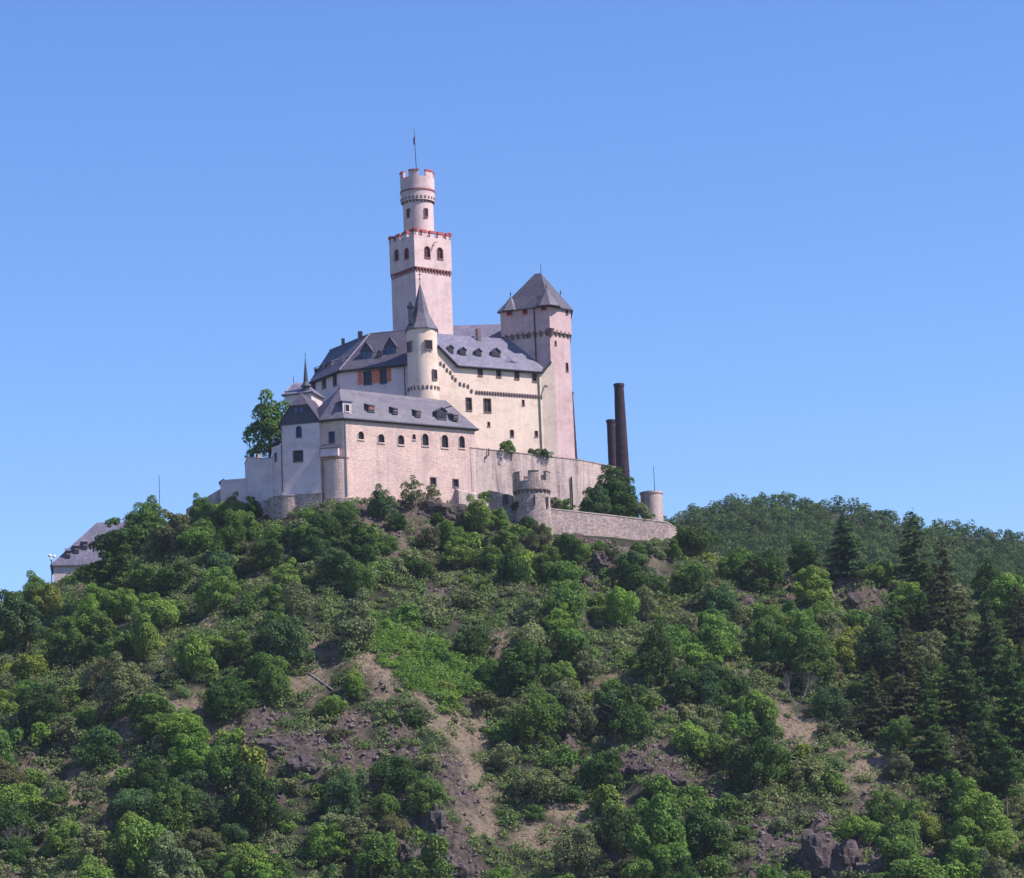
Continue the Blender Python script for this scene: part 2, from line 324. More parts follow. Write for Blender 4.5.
def merlon_ring(root, x, y, r, th, z, n, fill, h, mat, cap='red', a0=0.0, capt=0.28):
    for i in range(n):
        a1 = a0+2*math.pi*i/n; a2 = a1+2*math.pi/n*fill
        def arc(ro, ri): 
            ks = [a1+(a2-a1)*k/5 for k in range(6)]; return [(x+ro*math.cos(k), y+ro*math.sin(k)) for k in ks]+[(x+ri*math.cos(k), y+ri*math.sin(k)) for k in reversed(ks)]
        m_ = MB(); m_.prism(arc(r, r-th), z, z+h); mo = m_.build('merlon', mat, root)
        k = MB(); k.prism(arc(r+0.1, r-th-0.1), z+h, z+h+capt); k.build('coping', MT[cap], mo)
def cwin(root, x, y, r, px, py, wp, hp, arch=False, fm='frame'):
    """window on a round tower at the pixel"""
    d = ray(px, py); a = d[0]**2+d[1]**2; bb = 2*(d[0]*-x+d[1]*-y); cc = x*x+y*y-r*r; disc = max(bb*bb-4*a*cc, 0); t = (-bb-math.sqrt(disc))/(2*a); p = CC+d*t
    o = np.array([p[0]-x, p[1]-y])/r; k = np.dot(p-CC, CF)/F; u = np.array([-o[1], o[0]]); wd = min(wp*k/max(abs(u[0]), 0.45), 1.2)
    c = (x+o[0]*(r+0.04), y+o[1]*(r+0.04), p[2]); window(root, c, u, wd, hp*k, arch, fm, bars=False, deep=0.02, proud=True)
def thickwall(root, pts, zt, zb, th, mat, name='wall', coping=None):
    """free-standing wall along pts (left->right), thickness away from camera; zt list of top heights"""
    mb = MB(); cp = MB()
    for i in range(len(pts)-1):
        A, B = np.array(pts[i][:2], float), np.array(pts[i+1][:2], float); n = back(A, B); e = unit(A, B)*0.0
        mb.prism([A, B, B+n*th, A+n*th], zb, [zt[i], zt[i+1], zt[i+1], zt[i]])
        if coping: cp.prism([A-n*0.08, B-n*0.08, B+n*(th+0.08), A+n*(th+0.08)], [zt[i]+.002, zt[i+1]+.002, zt[i+1]+.002, zt[i]+.002], [zt[i]+0.16, zt[i+1]+0.16, zt[i+1]+0.16, zt[i]+0.16])
    o = mb.build(name, mat, root)
    if coping: cp.build('coping', coping, root)
    return o

# ---------------------------------------------------------------- terrain
_cr = [(-400, 700, 505), (-150, 645, 503), (0, 608, 500), (100, 566, 498), (200, 524, 492), (270, 514, 484), (345, 503, 479), (420, 512, 483), (480, 519, 486), (520, 529, 482), (560, 540, 485), (610, 541, 491), (670, 541, 499), (720, 563, 496), (850, 588, 492), (1024, 604, 490), (1200, 620, 490), (1450, 650, 490)]
_cx = np.array([P(*c)[0] for c in _cr]); _cz = np.array([P(*c)[2] for c in _cr]); _cy = np.array([c[2] for c in _cr], float)
_bt = [(-400, 400), (0, 398), (250, 396), (400, 398), (512, 402), (700, 400), (900, 396), (1100, 394), (1450, 394)]
_bx = np.array([P(a, 878, y)[0] for a, y in _bt]); _bz = np.array([P(a, 878, y)[2] for a, y in _bt]); _by = np.array([y for a, y in _bt], float)
xf = np.linspace(-400, 400, 1601)
def _sm(xa, ya, k=13):
    v = np.interp(xf, xa, ya); kk = np.hanning(k); kk /= kk.sum(); return np.convolve(np.pad(v, k//2, mode='edge'), kk, 'valid')
_HC, _YC, _BZ, _BY = _sm(_cx, _cz), _sm(_cx, _cy), _sm(_bx, _bz), _sm(_bx, _by)
_fr = [(-200, 800), (200, 690), (450, 610), (600, 545), (650, 516), (690, 500), (740, 488), (790, 491), (850, 499), (930, 514), (1024, 528), (1120, 545), (1400, 600)]
_FH = _sm([P(a, b, 900)[0] for a, b in _fr], [P(a, b, 900)[2]-4.8 for a, b in _fr], 21)
_gr = np.random.default_rng(5).random((64, 64))
def vnoise(x, y):
    xi = np.floor(x).astype(int); yi = np.floor(y).astype(int); fx = x-xi; fy = y-yi; fx = fx*fx*(3-2*fx); fy = fy*fy*(3-2*fy)
    g = lambda a, b_: _gr[a % 64, b_ % 64]
    return (g(xi, yi)*(1-fx)+g(xi+1, yi)*fx)*(1-fy)+(g(xi, yi+1)*(1-fx)+g(xi+1, yi+1)*fx)*fy-0.5
def fbm(x, y, o=4):
    s = 0; a = 1
    for k in range(o): s = s+a*vnoise(x*2**k+17*k, y*2**k+5*k); a *= 0.5
    return s
def base_height(x, y):
    x = np.asarray(x, float); y = np.asarray(y, float)
    H = np.interp(x, xf, _HC); YC = np.interp(x, xf, _YC); BZ = np.interp(x, xf, _BZ); BY = np.interp(x, xf, _BY)
    sl_ = (H-BZ)/(YC-BY); d = YC-y; amp = np.clip(d/18, 0, 1)*np.clip((y-300)/50, 0, 1)
    front = H-sl_*d+amp*(2.6*fbm(x/23, y/60)+1.2*fbm(x/7, y/9)+2.0*np.sin(d/75*math.pi).clip(0))
    cast = np.clip((x+40)/8, 0, 1)*np.clip((24-x)/8, 0, 1)
    db = -d; plate = np.clip(db*0.42, 0, 9)*cast; w0 = 4+34*cast
    backh = H+plate-np.clip(db-w0, 0, 1e9)*0.5
    z = np.where(d > 0, front, backh)
    z = np.maximum(z, np.where(y < YC, 0.0+0.4*fbm(x/50, y/50), 42.0))
    return z
def hitbase(px, py, f=None):
    f = f or base_height; Y = np.arange(330, 660, 0.4); d = ray(px, py); X = CC[0]+d[0]/d[1]*Y; Zr = CC[2]+d[2]/d[1]*Y; g = f(X, Y); k = np.nonzero(g >= Zr)[0]
    return None if len(k) == 0 else (X[k[0]], Y[k[0]], Zr[k[0]])
# spurs and crags (px,py centre, length/width in metres, height)
_sp = []
for a, b, rx, ry, h in [(385, 690, 8, 12, 3.0), (425, 760, 6, 11, 3.0), (450, 840, 5, 10, 3.0), (655, 765, 7, 8, 1.2), (840, 872, 9, 9, 2.0), (300, 770, 6, 8, 1.5), (600, 575, 5, 7, 2.5), (860, 600, 8, 7, 3.0), (700, 700, 12, 12, 2.5), (150, 700, 14, 14, 3.0), (250, 640, 9, 9, 2.0)]:
    p = hitbase(a, b); _sp.append((p[0], p[1], rx, ry, h))
# ground cover masks from places on the slope: (px,py,rx px,ry px, dry, rock)
_mk = []
for a, b, rx, ry, dr, rk in [(225, 625, 22, 12, 1, .2), (330, 660, 30, 14, 1, .1), (375, 680, 24, 16, 1, .1), (300, 690, 22, 10, .9, .1), (440, 722, 45, 14, 1, 0), (460, 745, 24, 22, 1, .1), (470, 790, 22, 24, 1, .1), (480, 835, 26, 22, 1, .1), (540, 840, 40, 18, .9, 0), (575, 815, 26, 14, 1, 0),
    (295, 758, 34, 20, .5, 1), (335, 785, 24, 16, .4, 1), (420, 830, 30, 34, .1, 1), (440, 862, 34, 20, .1, 1), (655, 772, 42, 20, .5, 1), (720, 788, 24, 10, .8, .5), (830, 858, 44, 26, .2, 1), (850, 600, 22, 16, .5, .9), (795, 588, 26, 9, .7, .8), (1000, 600, 16, 12, .5, .9),
    (795, 732, 30, 12, 1, .1), (870, 760, 30, 22, .9, 0), (880, 790, 24, 20, .8, 0), (395, 545, 14, 12, .8, .7), (600, 568, 16, 20, .5, 1), (645, 560, 22, 12, .8, .6), (75, 805, 28, 22, 1, .2), (130, 718, 22, 9, 1, .2), (185, 725, 26, 10, 1, .2), (15, 855, 24, 10, 1, .1), (500, 640, 20, 12, .7, .1), (560, 560, 20, 14, .4, .6), (700, 620, 20, 12, .6, .2), (940, 860, 40, 12, .8, 0), (620, 690, 18, 8, .9, .2), (430, 510, 40, 14, .6, .9), (505, 535, 18, 12, .5, .6), (770, 850, 20, 12, .3, .9)]:
    p = hitbase(a, b); 
    if p is None: continue
    p2 = hitbase(a, b-ry*0.5) or p; p3 = hitbase(a, b+ry*0.5) or p; _mk.append((p[0], p[1], rx/6.0, max(1.6, min(9, abs(p2[1]-p3[1]))), dr, rk))
def height(x, y):
    z = base_height(x, y)
    for cx, cy, rx, ry, h in _sp: z = z+h*np.exp(-((x-cx)/rx)**2-((y-cy)/ry)**2)
    r = masks(x, y)[1]; z = z+r*(2.2*np.abs(fbm(x/3.1+40, y/4.3, 4))*1.3+1.1*np.abs(fbm(x/1.5+9, y/1.9, 3)))
    far = np.interp(x, xf, _FH)-np.abs(900-y)*0.42+2.5*fbm(x/40, y/40)
    z = np.where(y > 560, np.maximum(z, np.maximum(far, 36)), z)
    return z
def masks(x, y):
    d = np.zeros_like(np.asarray(x, float)); r = np.zeros_like(d); wob = 1+1.5*fbm(x/3.3, y/3.3, 4)
    for cx, cy, rx, ry, dr, rk in _mk:
        e = np.clip(1.7-1.3*wob*np.sqrt(((x-cx)/rx)**2+((y-cy)/ry)**2), 0, 1); d = np.maximum(d, e*dr); r = np.maximum(r, e*rk)
    return d, r
def hit(px, py): return hitbase(px, py, height)
def axis(lo, hi, a, b, st): 
    mid = np.arange(a, b, st); l = []; r = []; q = a; s_ = st
    while q > lo: s_ *= 1.3; q -= s_; l.append(q)
    q = b; s_ = st
    while q < hi: s_ *= 1.3; q += s_; r.append(q)
    return np.array(l[::-1]+list(mid)+r)
gx = axis(-6000, 6000, -105, 110, 0.5); gy = axis(-800, 9000, 375, 525, 0.5)
gx = np.unique(np.concatenate([gx, np.arange(116, 320, 6.0), np.arange(-320, -112, 6.0)])); gy = np.unique(np.concatenate([gy[gy < 530], np.arange(532, 990, 5.0), gy[gy > 1000]]))
GX, GY = np.meshgrid(gx, gy); GZ = height(GX, GY); D_, R_ = masks(GX, GY)
me = bpy.data.meshes.new("hillside"); n1, n2 = GX.shape
vv = np.stack([GX, GY, GZ], -1).reshape(-1, 3); ii = np.arange(n1*n2).reshape(n1, n2)
ff = np.stack([ii[:-1, :-1], ii[:-1, 1:], ii[1:, 1:], ii[1:, :-1]], -1).reshape(-1, 4)
def fast_mesh(me, vv, ff, mat, smooth=False):
    k = ff.shape[1]; me.vertices.add(len(vv)); me.vertices.foreach_set('co', np.asarray(vv, np.float32).ravel()); me.loops.add(ff.size); me.loops.foreach_set('vertex_index', ff.astype(np.int32).ravel())
    me.polygons.add(len(ff)); me.polygons.foreach_set('loop_start', (np.arange(len(ff))*k).astype(np.int32)); me.update(calc_edges=True); me.materials.append(mat)
    me.polygons.foreach_set('use_smooth', np.full(len(ff), smooth)); return me
m, t, b = newmat('hillside_soil'); v = coords(t)
def attr(n_): a = t.nodes.new("ShaderNodeAttribute"); a.attribute_name = n_; return a.outputs['Fac']
gc = ramp(t, noise(t, v, 0.22, 8, 0.7), [(0.32, (0.03, 0.045, 0.022)), (0.48, (0.055, 0.065, 0.038)), (0.6, (0.10, 0.085, 0.065)), (0.72, (0.16, 0.12, 0.105))])
dc = ramp(t, noise(t, v, 0.7, 8, 0.75), [(0.3, (0.08, 0.075, 0.045)), (0.40, (0.25, 0.19, 0.14)), (0.52, (0.45, 0.335, 0.25)), (0.60, (0.20, 0.17, 0.11)), (0.70, (0.27, 0.24, 0.13))])
rc = ramp(t, noise(t, v, 1.1, 8, 0.8), [(0.3, (0.035, 0.027, 0.026)), (0.48, (0.15, 0.11, 0.10)), (0.62, (0.29, 0.215, 0.19)), (0.75, (0.13, 0.12, 0.08))])
c = mix(t, mix(t, gc, dc, attr('dry')), rc, attr('rock')); t.links.new(c, b.inputs['Base Color']); b.inputs['Roughness'].default_value = 0.95; b.inputs['Specular IOR Level'].default_value = 0.1
bump(t, b, noise(t, v, 1.6, 8, 0.85), 1.0, 1.0); MT['soil'] = m
fast_mesh(me, vv, ff, m, True)
for nm, arr in (('dry', D_), ('rock', R_)):
    a = me.attributes.new(nm, 'FLOAT', 'POINT'); a.data.foreach_set('value', arr.ravel().astype(np.float32))
o = bpy.data.objects.new("ground", me); COL.objects.link(o); o['kind'] = 'structure'

# ================================================================ CASTLE
ZG = 80.0
# ---- keep -------------------------------------------------------
kp = thing('keep_tower', 'tall square pink rendered keep with a slimmer round turret on its top', 'tower', (-14.6, 510, 92))
K = np.array([-15.34, 505.0]); kr = np.array([math.cos(math.radians(38)), math.sin(math.radians(38))]); kl = np.array([-math.sin(math.radians(38)), math.cos(math.radians(38))])
def sq(K, a, b): return [tuple(K+kl*b), tuple(K), tuple(K+kr*a), tuple(K+kr*a+kl*b)]
low = sq(K+kr*0.12+kl*0.12, 7.6, 7.05); ZC = 130.3
walls(kp, low, 92, ZC, MT['keep'])
up = sq(K, 7.85, 7.3); ZM = ZA(415, 234.5, 505)
fr_ = MB(); ol = sq(K+kr*0.12+kl*0.12, 7.6, 7.05)
for i in (0, 1, 2): frieze(fr_, ol[i], ol[i+1], ZC+0.55, 0.62, 0.3, 0.95, 0.26)
fr_.build('corbel_frieze', MT['redc'], kp)
walls(kp, up, ZC+0.5, ZM, MT['keep'], {0: [(396.7, 254.8, 3.6, 10, True), (406.7, 253.4, 3.8, 10, True)], 1: [(427.3, 252.0, 5, 11, True), (440, 253.2, 5, 11, True)]}, fm='redc')
mb = MB(); mb.prism(outset(up, -0.3), ZM-0.9, ZM-0.7); mb.build('roof_deck', MT['slate'], kp)
merlon_row(kp, up[0], up[1], ZM, 4, 0.55, 0.7, 0.45, MT['keep']); merlon_row(kp, up[1], up[2], ZM, 5, 0.55, 0.7, 0.45, MT['keep'])
merlon_row(kp, up[2], up[3], ZM, 5, 0.55, 0.85, 0.45, MT['keep']); merlon_row(kp, up[3], up[0], ZM, 4, 0.55, 0.85, 0.45, MT['keep'])
kc = K+kr*3.75+kl*3.6; kx, ky = kc
rt_, rl_ = 2.95, 2.62; zc = lambda yy: ZA(416, yy, ky-rt_)
mb = MB(); mb.cyl(kx, ky, rl_, rl_, ZM-1, zc(199), 48); mb.cyl(kx, ky, rt_, rt_, zc(198.9), zc(175.5), 48); mb.build('turret', MT['keep'], kp, False)
mb = MB(); mb.cyl(kx, ky, rt_+0.10, rt_+0.10, zc(189.2), zc(187.6), 48); mb.build('string_course', MT['redc'], kp)
mb = MB(); frieze_round(mb, kx, ky, rl_, zc(195), 26, 0.3, 1.1, 0.42); mb.build('corbel_frieze', MT['corb'], kp)
merlon_ring(kp, kx, ky, rt_, 0.4, zc(175.5), 6, 0.6, zc(170.2)-zc(175.5), MT['keep'], 'red', a0=math.radians(-118))
for a, b in ((408.6, 213), (426, 212.5)): cwin(kp, kx, ky, rl_, a, b, 2.8, 8, False, 'redc')
fp = thing('flagpole', 'thin flagpole with a furled flag on the round turret of the keep', 'flagpole', (kx, ky, zc(176)))
mb = MB(); zt = ZA(412.5, 129, ky); mb.tube((kx, ky, zc(180)), (kx-0.25, ky, zt), 0.09, 0.05); mb.build('pole', MT['iron'], fp)
mb = MB(); zf = ZA(412.5, 140, ky)
mb.slab([(kx-0.2, ky, zf+0.8), (kx-0.45, ky+0.1, zf+0.3), (kx-0.42, ky+0.2, zf-0.7), (kx-0.2, ky, zf-0.9)], (0.08, 0.25, 0)); mb.build('flag', MT['redcloth'], fp)
mb = MB(); a = np.array([*(up[1]), 0])+np.array([*kr, 0])*4.0; zz = ZA(433, 244, 507); mb.tube((a[0]+0.1, a[1]-0.2, zz+.2), (a[0]+0.75, a[1]+.1, zz+0.5), 0.06); mb.tube((a[0]+0.1, a[1]-0.2, zz+.2), (a[0]-0.3, a[1]-.3, zz-1.2), 0.05); mb.build('iron_bracket', MT['iron'], kp)

# ---- palace ------------------------------------------------------
pa = thing('palace', 'large cream castle residence with slate roofs, dormers and striped shutters', 'castle building', (-8, 506, 90))
ZE = 111.66; E1 = P(458, 365.5, 498); E2 = PZ(542, 371.8, ZE); ux = unit(E1, E2); nb = np.array([-ux[1], ux[0]])
ZR = 118.4; R1 = P(438, 333.6, 503); R2 = PZ(522.8, 340, ZR)
# roof plane
pn_ = np.cross(np.array([*ux, 0]), R2-E2); pn_ /= np.linalg.norm(pn_); RPL = (E2, pn_)
E0 = PPL(438, 345, np.array([E1[0]+nb[0]*.1, E1[1]+nb[1]*.1, 0]), np.array([ux[1], -ux[0], 0])); Q1 = PPL(544.5, 360, *RPL); E3 = np.array([7.15, 506.35, ZA(550, 361, 506.35)]); R0 = R1-np.array([*ux, 0])*2.5
inn = lambda p, k=0.38: (p[0]+nb[0]*k, p[1]+nb[1]*k)
W1, W2 = inn(E1), inn(E2); W0 = vadd(W1, ux, -4.0); W00 = vadd(W1, ux, -6.2)
WT = (7.75, 506.45); far_ = nb*11.5
base_foot = [W00, W0, W1, W2, WT, vadd(WT, nb, 9), vadd(W0, nb, 11.5), vadd(W00, nb, 11.5)]
pw = [(480.2, 371.8, 4, 7, False), (498.6, 373.2, 4, 7, False), (516.8, 375.2, 4, 7, False), (534.5, 377.6, 4, 7, False), (468.9, 404, 5, 12, False), (487.4, 405.3, 6.5, 13, False), (523.3, 402.5, 2, 5, False), (488.8, 424, 2, 4, False), (512, 433.2, 3, 6, False), (536.4, 433.6, 2.6, 5, False), (541.0, 406.5, 1.6, 9, False)]
walls(pa, base_foot, 86, ZE-0.25, MT['cream'], {2: pw[:-1]})
mb = MB()   # sloping tops of the gable pieces
mb.slab([(*W00, ZE-0.25), (*W1, ZE-0.25), (*W1, ZE-0.2), (*vadd(W1, ux, -(float(E1[0]-E0[0])/ux[0])), E0[2]-0.15), (*W00, E0[2]+1)], (*(nb*0.5), 0)); mb.build('gable', MT['cream'], pa); mb = MB()
mb.slab([(*W2, ZE-0.25), (*WT, ZE-0.25), (*WT, E3[2]-0.15), (*W2, ZE-0.2)], (*(nb*0.5), 0)); mb.build('gable', MT['cream'], pa)
mb = MB(); th = (0, 0, -0.2)
mb.slab([R1, R2, Q1, E2, E1], th); mb.slab([R1, E1, E0], th); mb.slab([R0, R1, E0, E0-np.array([*ux, 0])*2.5], th); mb.slab([Q1, E3, E2], th)
far3 = np.array([*(nb*11.9), 0.0])
mb.slab([R0, R2, np.array([Q1[0], Q1[1], ZE])+np.array([*(nb*9), 0]), np.array([*(E1+far3)[:2], ZE])], th); mb.slab([R2, Q1, E3, np.array([E3[0], E3[1], E3[2]])+np.array([*(nb*6), 0])], th)
rf = mb.build('roof', MT['slate'], pa)
mb = MB(); 
for A_, B_ in ((E0, E1), (E1, E2), (E2, E3)): mb.tube(A_+np.array([0, -0.05, -0.14]), B_+np.array([0, -0.05, -0.14]), 0.2)
mb.build('gutter', MT['iron'], pa)
for a, b in ((449.4, 350.8), (461.9, 353), (477.4, 354.2)): dormer(pa, a, b, 6.6, 5.4, RPL, ux, True, 1.2, 'slate3', 'slated', rise=0.4, fm='iron')
dormer(pa, 495.2, 355, 9.2, 6, RPL, ux, True, 1.4, 'slate3', 'slated', rise=0.4, fm='iron')
p = PPL(511.6, 362.3, *RPL); mb = MB(); hw = 1.3
for s_ in (-1, 1): mb.slab([(*(p[:2]+ux*hw*s_-nb*0.1), p[2]-0.1), (*(p[:2]-nb*0.15), p[2]+0.35), (*(p[:2]+nb*1.2), p[2]+1.5), (*(p[:2]+nb*1.2+ux*hw*s_), p[2]+1.3)], (0, 0, -0.2))
mb.build('eyebrow_dormer', MT['slate'], pa)
p = PPL(478.4, 338.5, *RPL); mb = MB(); mb.obox((p[0], p[1], p[2]+0.6), ux, 0.32, 0.35, 1.1); mb.build('chimney', MT['corb'], pa)
mb = MB(); mb.slab([(p[0]-1.0, p[1]-0.1, p[2]+0.1), (p[0]-0.35, p[1]-0.1, p[2]-0.2), (p[0]-0.35, p[1]-0.1, p[2]+0.45)], (0, 0.5, 0.0)); mb.build('roof_vent', MT['wht'], pa)
# stepped corbel frieze
mb = MB(); PW = (np.array([*W1, 0]), np.array([ux[1], -ux[0], 0]))
for a, b in [(440.5, 363.5), (444, 365.5), (447, 370), (450.5, 372.5), (452.5, 377), (455.5, 379.5), (460, 384.0), (464, 385), (468, 386.3), (471.5, 391.0)]:
    p = PPL(a, b, *PW); mb = MB(); frieze(mb, p[:2]-ux*0.3, p[:2]+ux*0.3, p[2]+0.3, 0.6, 0.3, 0.75, 0.20); mb.build('corbel', MT['corb'], pa)
mb = MB()
A_ = PPL(475, 390.5, *PW); B_ = PPL(542.5, 397.5, *PW); frieze(mb, A_, B_, (A_[2]+B_[2])/2+0.2, 0.50, 0.26, 0.75, 0.2)
mb.build('corbel_frieze', MT['corb'], pa)
mb = MB(); p = PPL(538.8, 375, *PW); mb.tube((p[0], p[1]-0.2, p[2]), (p[0], p[1]-0.2, 96), 0.11); mb.build('downpipe', MT['pipeg'], pa)
mb = MB(); p = PPL(545.5, 386, *PW); mb.tube((5.9, 506.0, p[2]), (6.3, 505.6, p[2]-0.3), 0.12); mb.build('iron_bracket', MT['iron'], pa)
# left part with shutters
S0 = np.array([-17.6, 498.2]); S1 = np.array([-28.52, 500.84]); S2 = np.array([-34.29, 509.62]); ZL = 112.24
J = np.array([-23.4, 506.6, 119.7]); J2 = np.array([-31.05, 518.13, 119.7]); KR = np.array([-12.0, 503.6, 119.7])
u1 = unit(S1, S0); n1_ = np.array([-u1[1], u1[0]]); u2 = unit(S2, S1); n2_ = np.array([-u2[1], u2[0]])
s0, s1, s2 = S0+u1*2.6+n1_*0.4, S1+n1_*0.35+n2_*0.3, S2+n2_*0.4
pl2 = [tuple(s2), tuple(s1), tuple(s0), vadd(s0, n1_, 12), tuple(J2[:2]+n2_*7+np.array([3, -1])), tuple(s2+n2_*13)]
walls(pa, pl2, 90, ZL-0.2, MT['white'], {0: [(313.5, 387, 4, 8, False, 'corb'), (324, 383.5, 4, 9, False, 'corb'), (335, 380.5, 3.6, 10, False, 'corb')], 1: [(367.8, 377.8, 8, 13, False, 'frameb'), (383.2, 376.3, 6.5, 13.5, False, 'frameb')]}, name='wing_wall')
for a, b in ((360, 378.3), (373.6, 376.9), (378.0, 376.4), (389.2, 375.3)):
    s_, z_, wd, ht = wpix(s1, s0, a, b, 4.2, 13.5); c_ = s1+u1*s_; mb = MB(); mb.obox((*(c_-n1_*0.06), z_), u1, wd/2, 0.05, ht/2); so_ = mb.build('shutter', MT['rust'], pa)
    mb = MB()
    for k in range(5):
        zz = z_-ht/2+ht*(k+0.5)/5.4; l_ = c_-u1*wd/2*0.92-n1_*0.12; r_ = c_+u1*wd/2*0.92-n1_*0.12; mb.slab([(*l_, zz), (*r_, zz-0.22), (*r_, zz-0.12), (*l_, zz+0.10)], (*(-n1_*0.02), 0))
    mb.build('diagonal_stripes', MT['cr'], so_)
mb = MB(); mb.slab([(*S1, ZL), (*(S0+u1*2), ZL), KR, J], th); mb.slab([(*S2, ZL), (*S1, ZL), J, J2], th)
bk = J2+np.array([*(n2_*4), -7.4]); mb.slab([J2, J, KR, (KR[0]+n1_[0]*6, KR[1]+n1_[1]*6, ZL), tuple(bk)], th); mb.slab([J2, (*S2, ZL), tuple(bk)], th)
mb.build('wing_roof', MT['slate2'], pa)
mb = MB(); mb.tube((*S1, ZL+0.08), J+np.array([0, 0, 0.05]), 0.16); mb.tube(J, J2, 0.12); mb.tube(J, KR, 0.12); mb.build('ridge_tiles', MT['slate'], pa)
mb = MB(); mb.tube((*S2, ZL-0.12), (*S1, ZL-0.12), 0.2); mb.tube((*S1, ZL-0.12), (*S0, ZL-0.12), 0.22); mb.build('gutter', MT['iron'], pa)
na = np.cross(np.array([*u1, 0]), J-np.array([*S1, ZL])); na /= np.linalg.norm(na); PLA = (np.array([*S1, ZL]), na)
nc = np.cross(np.array([*u2, 0]), J-np.array([*S1, ZL])); nc /= np.linalg.norm(nc); PLB = (np.array([*S1, ZL]), nc)
for a, b in ((367.2, 356.5), (391.2, 352)): dormer(pa, a, b, 11.5, 10, PLA, u1, True, 2.4, 'slate2', 'slated', 'gable_dormer', None, 'frameb', 0.8)
dormer(pa, 380.5, 355.5, 4.5, 5, PLA, u1, True, 1.0, 'slate', 'slated', 'dormer', None, 'frame', 0.5)
for a, b in ((317.3, 370.8), (325.6, 367.2), (333.5, 364.2), (344, 360.8)): dormer(pa, a, b, 2.2, 4.5, PLB, u2, False, 1.6, 'slate', 'slated')
for a, b, q in ((360.3, 339.5, .3), (343.2, 346.5, .22)):
    p = PPL(a, b, *PLB); mb = MB(); mb.obox((p[0], p[1], p[2]+0.5), u2, q, q, 0.9); mb.build('chimney', MT['corb'], pa)
p = PPL(404.5, 372, np.array([*s1, 0]), np.array([u1[1], -u1[0], 0])); mb = MB(); mb.tube((p[0], p[1]-0.15, ZL), (p[0], p[1]-0.15, 104), 0.09); mb.build('downpipe', MT['iron'], pa)

# ---- stair turret -------------------------------------------------
tx, ty, tr = XA(422.6, 360, 496.9), 496.9, 2.55
st = thing('stair_turret', 'cream round stair turret under a pointed slate spire, in front of the keep', 'turret', (tx, ty, 95))
zT = ZA(421, 326.5, ty-tr)
mb = MB(); mb.cyl(tx, ty, tr, tr, 95, zT, 48); mb.build('wall', MT['cream'], st)
mb = MB(); tz = ZA(418.8, 283, ty); prof = [(tr+0.42, zT-0.15), (tr-0.25, zT+0.9), (1.45, zT+2.7), (0.75, zT+(tz-zT)*0.68), (0.03, tz)]
for (ra, za), (rb, zb) in zip(prof[:-1], prof[1:]): mb.cyl(tx, ty, ra, rb, za, zb, 8, math.pi/8, cap=False)
mb.cyl(tx, ty, tr+0.42, tr+0.42, zT-0.25, zT-0.151, 8, math.pi/8); mb.build('spire', MT['slate3'], st)
mb = MB(); mb.tube((tx, ty, tz-0.1), (tx, ty, tz+1.9), 0.05); mb.cyl(tx, ty, 0.13, 0.13, tz+0.5, tz+0.75, 8); mb.slab([(tx-0.3, ty, tz+1.4), (tx+0.3, ty, tz+1.4), (tx+0.3, ty, tz+1.5), (tx-0.3, ty, tz+1.5)], (0, 0.05, 0)); mb.build('finial', MT['iron'], st)
p = P(410.5, 313, ty-1.6); mb = MB(); mb.obox((p[0], p[1]+0.3, p[2]-0.4), (1, 0), 0.4, 0.7, 1.5); mb.slab([(p[0]-0.55, p[1]-0.5, p[2]+1.0), (p[0], p[1]-0.5, p[2]+2.0), (p[0]+0.55, p[1]-0.5, p[2]+1.0)], (0, 1.8, 0)); mb.build('spire_dormer', MT['slated'], st)
for a, b, c_, d_ in ((409.9, 346.6, 4.5, 9), (428.3, 344.8, 7, 8.5), (434.6, 374.5, 3.5, 9)): cwin(st, tx, ty, tr, a, b, c_, d_)
mb = MB(); frieze_round(mb, tx, ty, tr, ZA(425, 385, ty-tr), 22, 0.28, 0.75, 0.2); mb.build('corbel_frieze', MT['corb'], st)

# ---- rear hall ------------------------------------------------------
rh = thing('rear_hall', 'slate roofed hall seen between the keep and the chapel tower', 'castle building', (-3, 518, 92))
A_ = P(444, 325.8, 516); B_ = np.array([2.5, 516.5, A_[2]]); A_[0] = -12.5; z_ = A_[2]
mb = MB(); mb.prism([(-12.5, 511.5), (2.5, 512), (2.5, 521), (-12.5, 520.5)], 92, z_-5.2); mb.build('wall', MT['white'], rh)
mb = MB(); mb.slab([A_, B_, (2.5, 511.2, z_-5.4), (-12.5, 510.7, z_-5.4)], (0, 0, -.2)); mb.slab([A_, B_, (2.5, 521.8, z_-5.4), (-12.5, 521.3, z_-5.4)], (0, 0, -.2)); mb.build('roof', MT['slate'], rh)
mb = MB(); mb.prism([(2.5, 512), (2.5, 521), (2.45, 521), (2.45, 512)], z_-5.3, [z_-5.3, z_-5.3, z_-5.3, z_-5.3]); mb.slab([(2.4, 511.5, z_-5.3), (2.4, 516.5, z_-0.1), (2.4, 521.5, z_-5.3)], (-0.2, 0, 0)); mb.build('gable', MT['white'], rh)

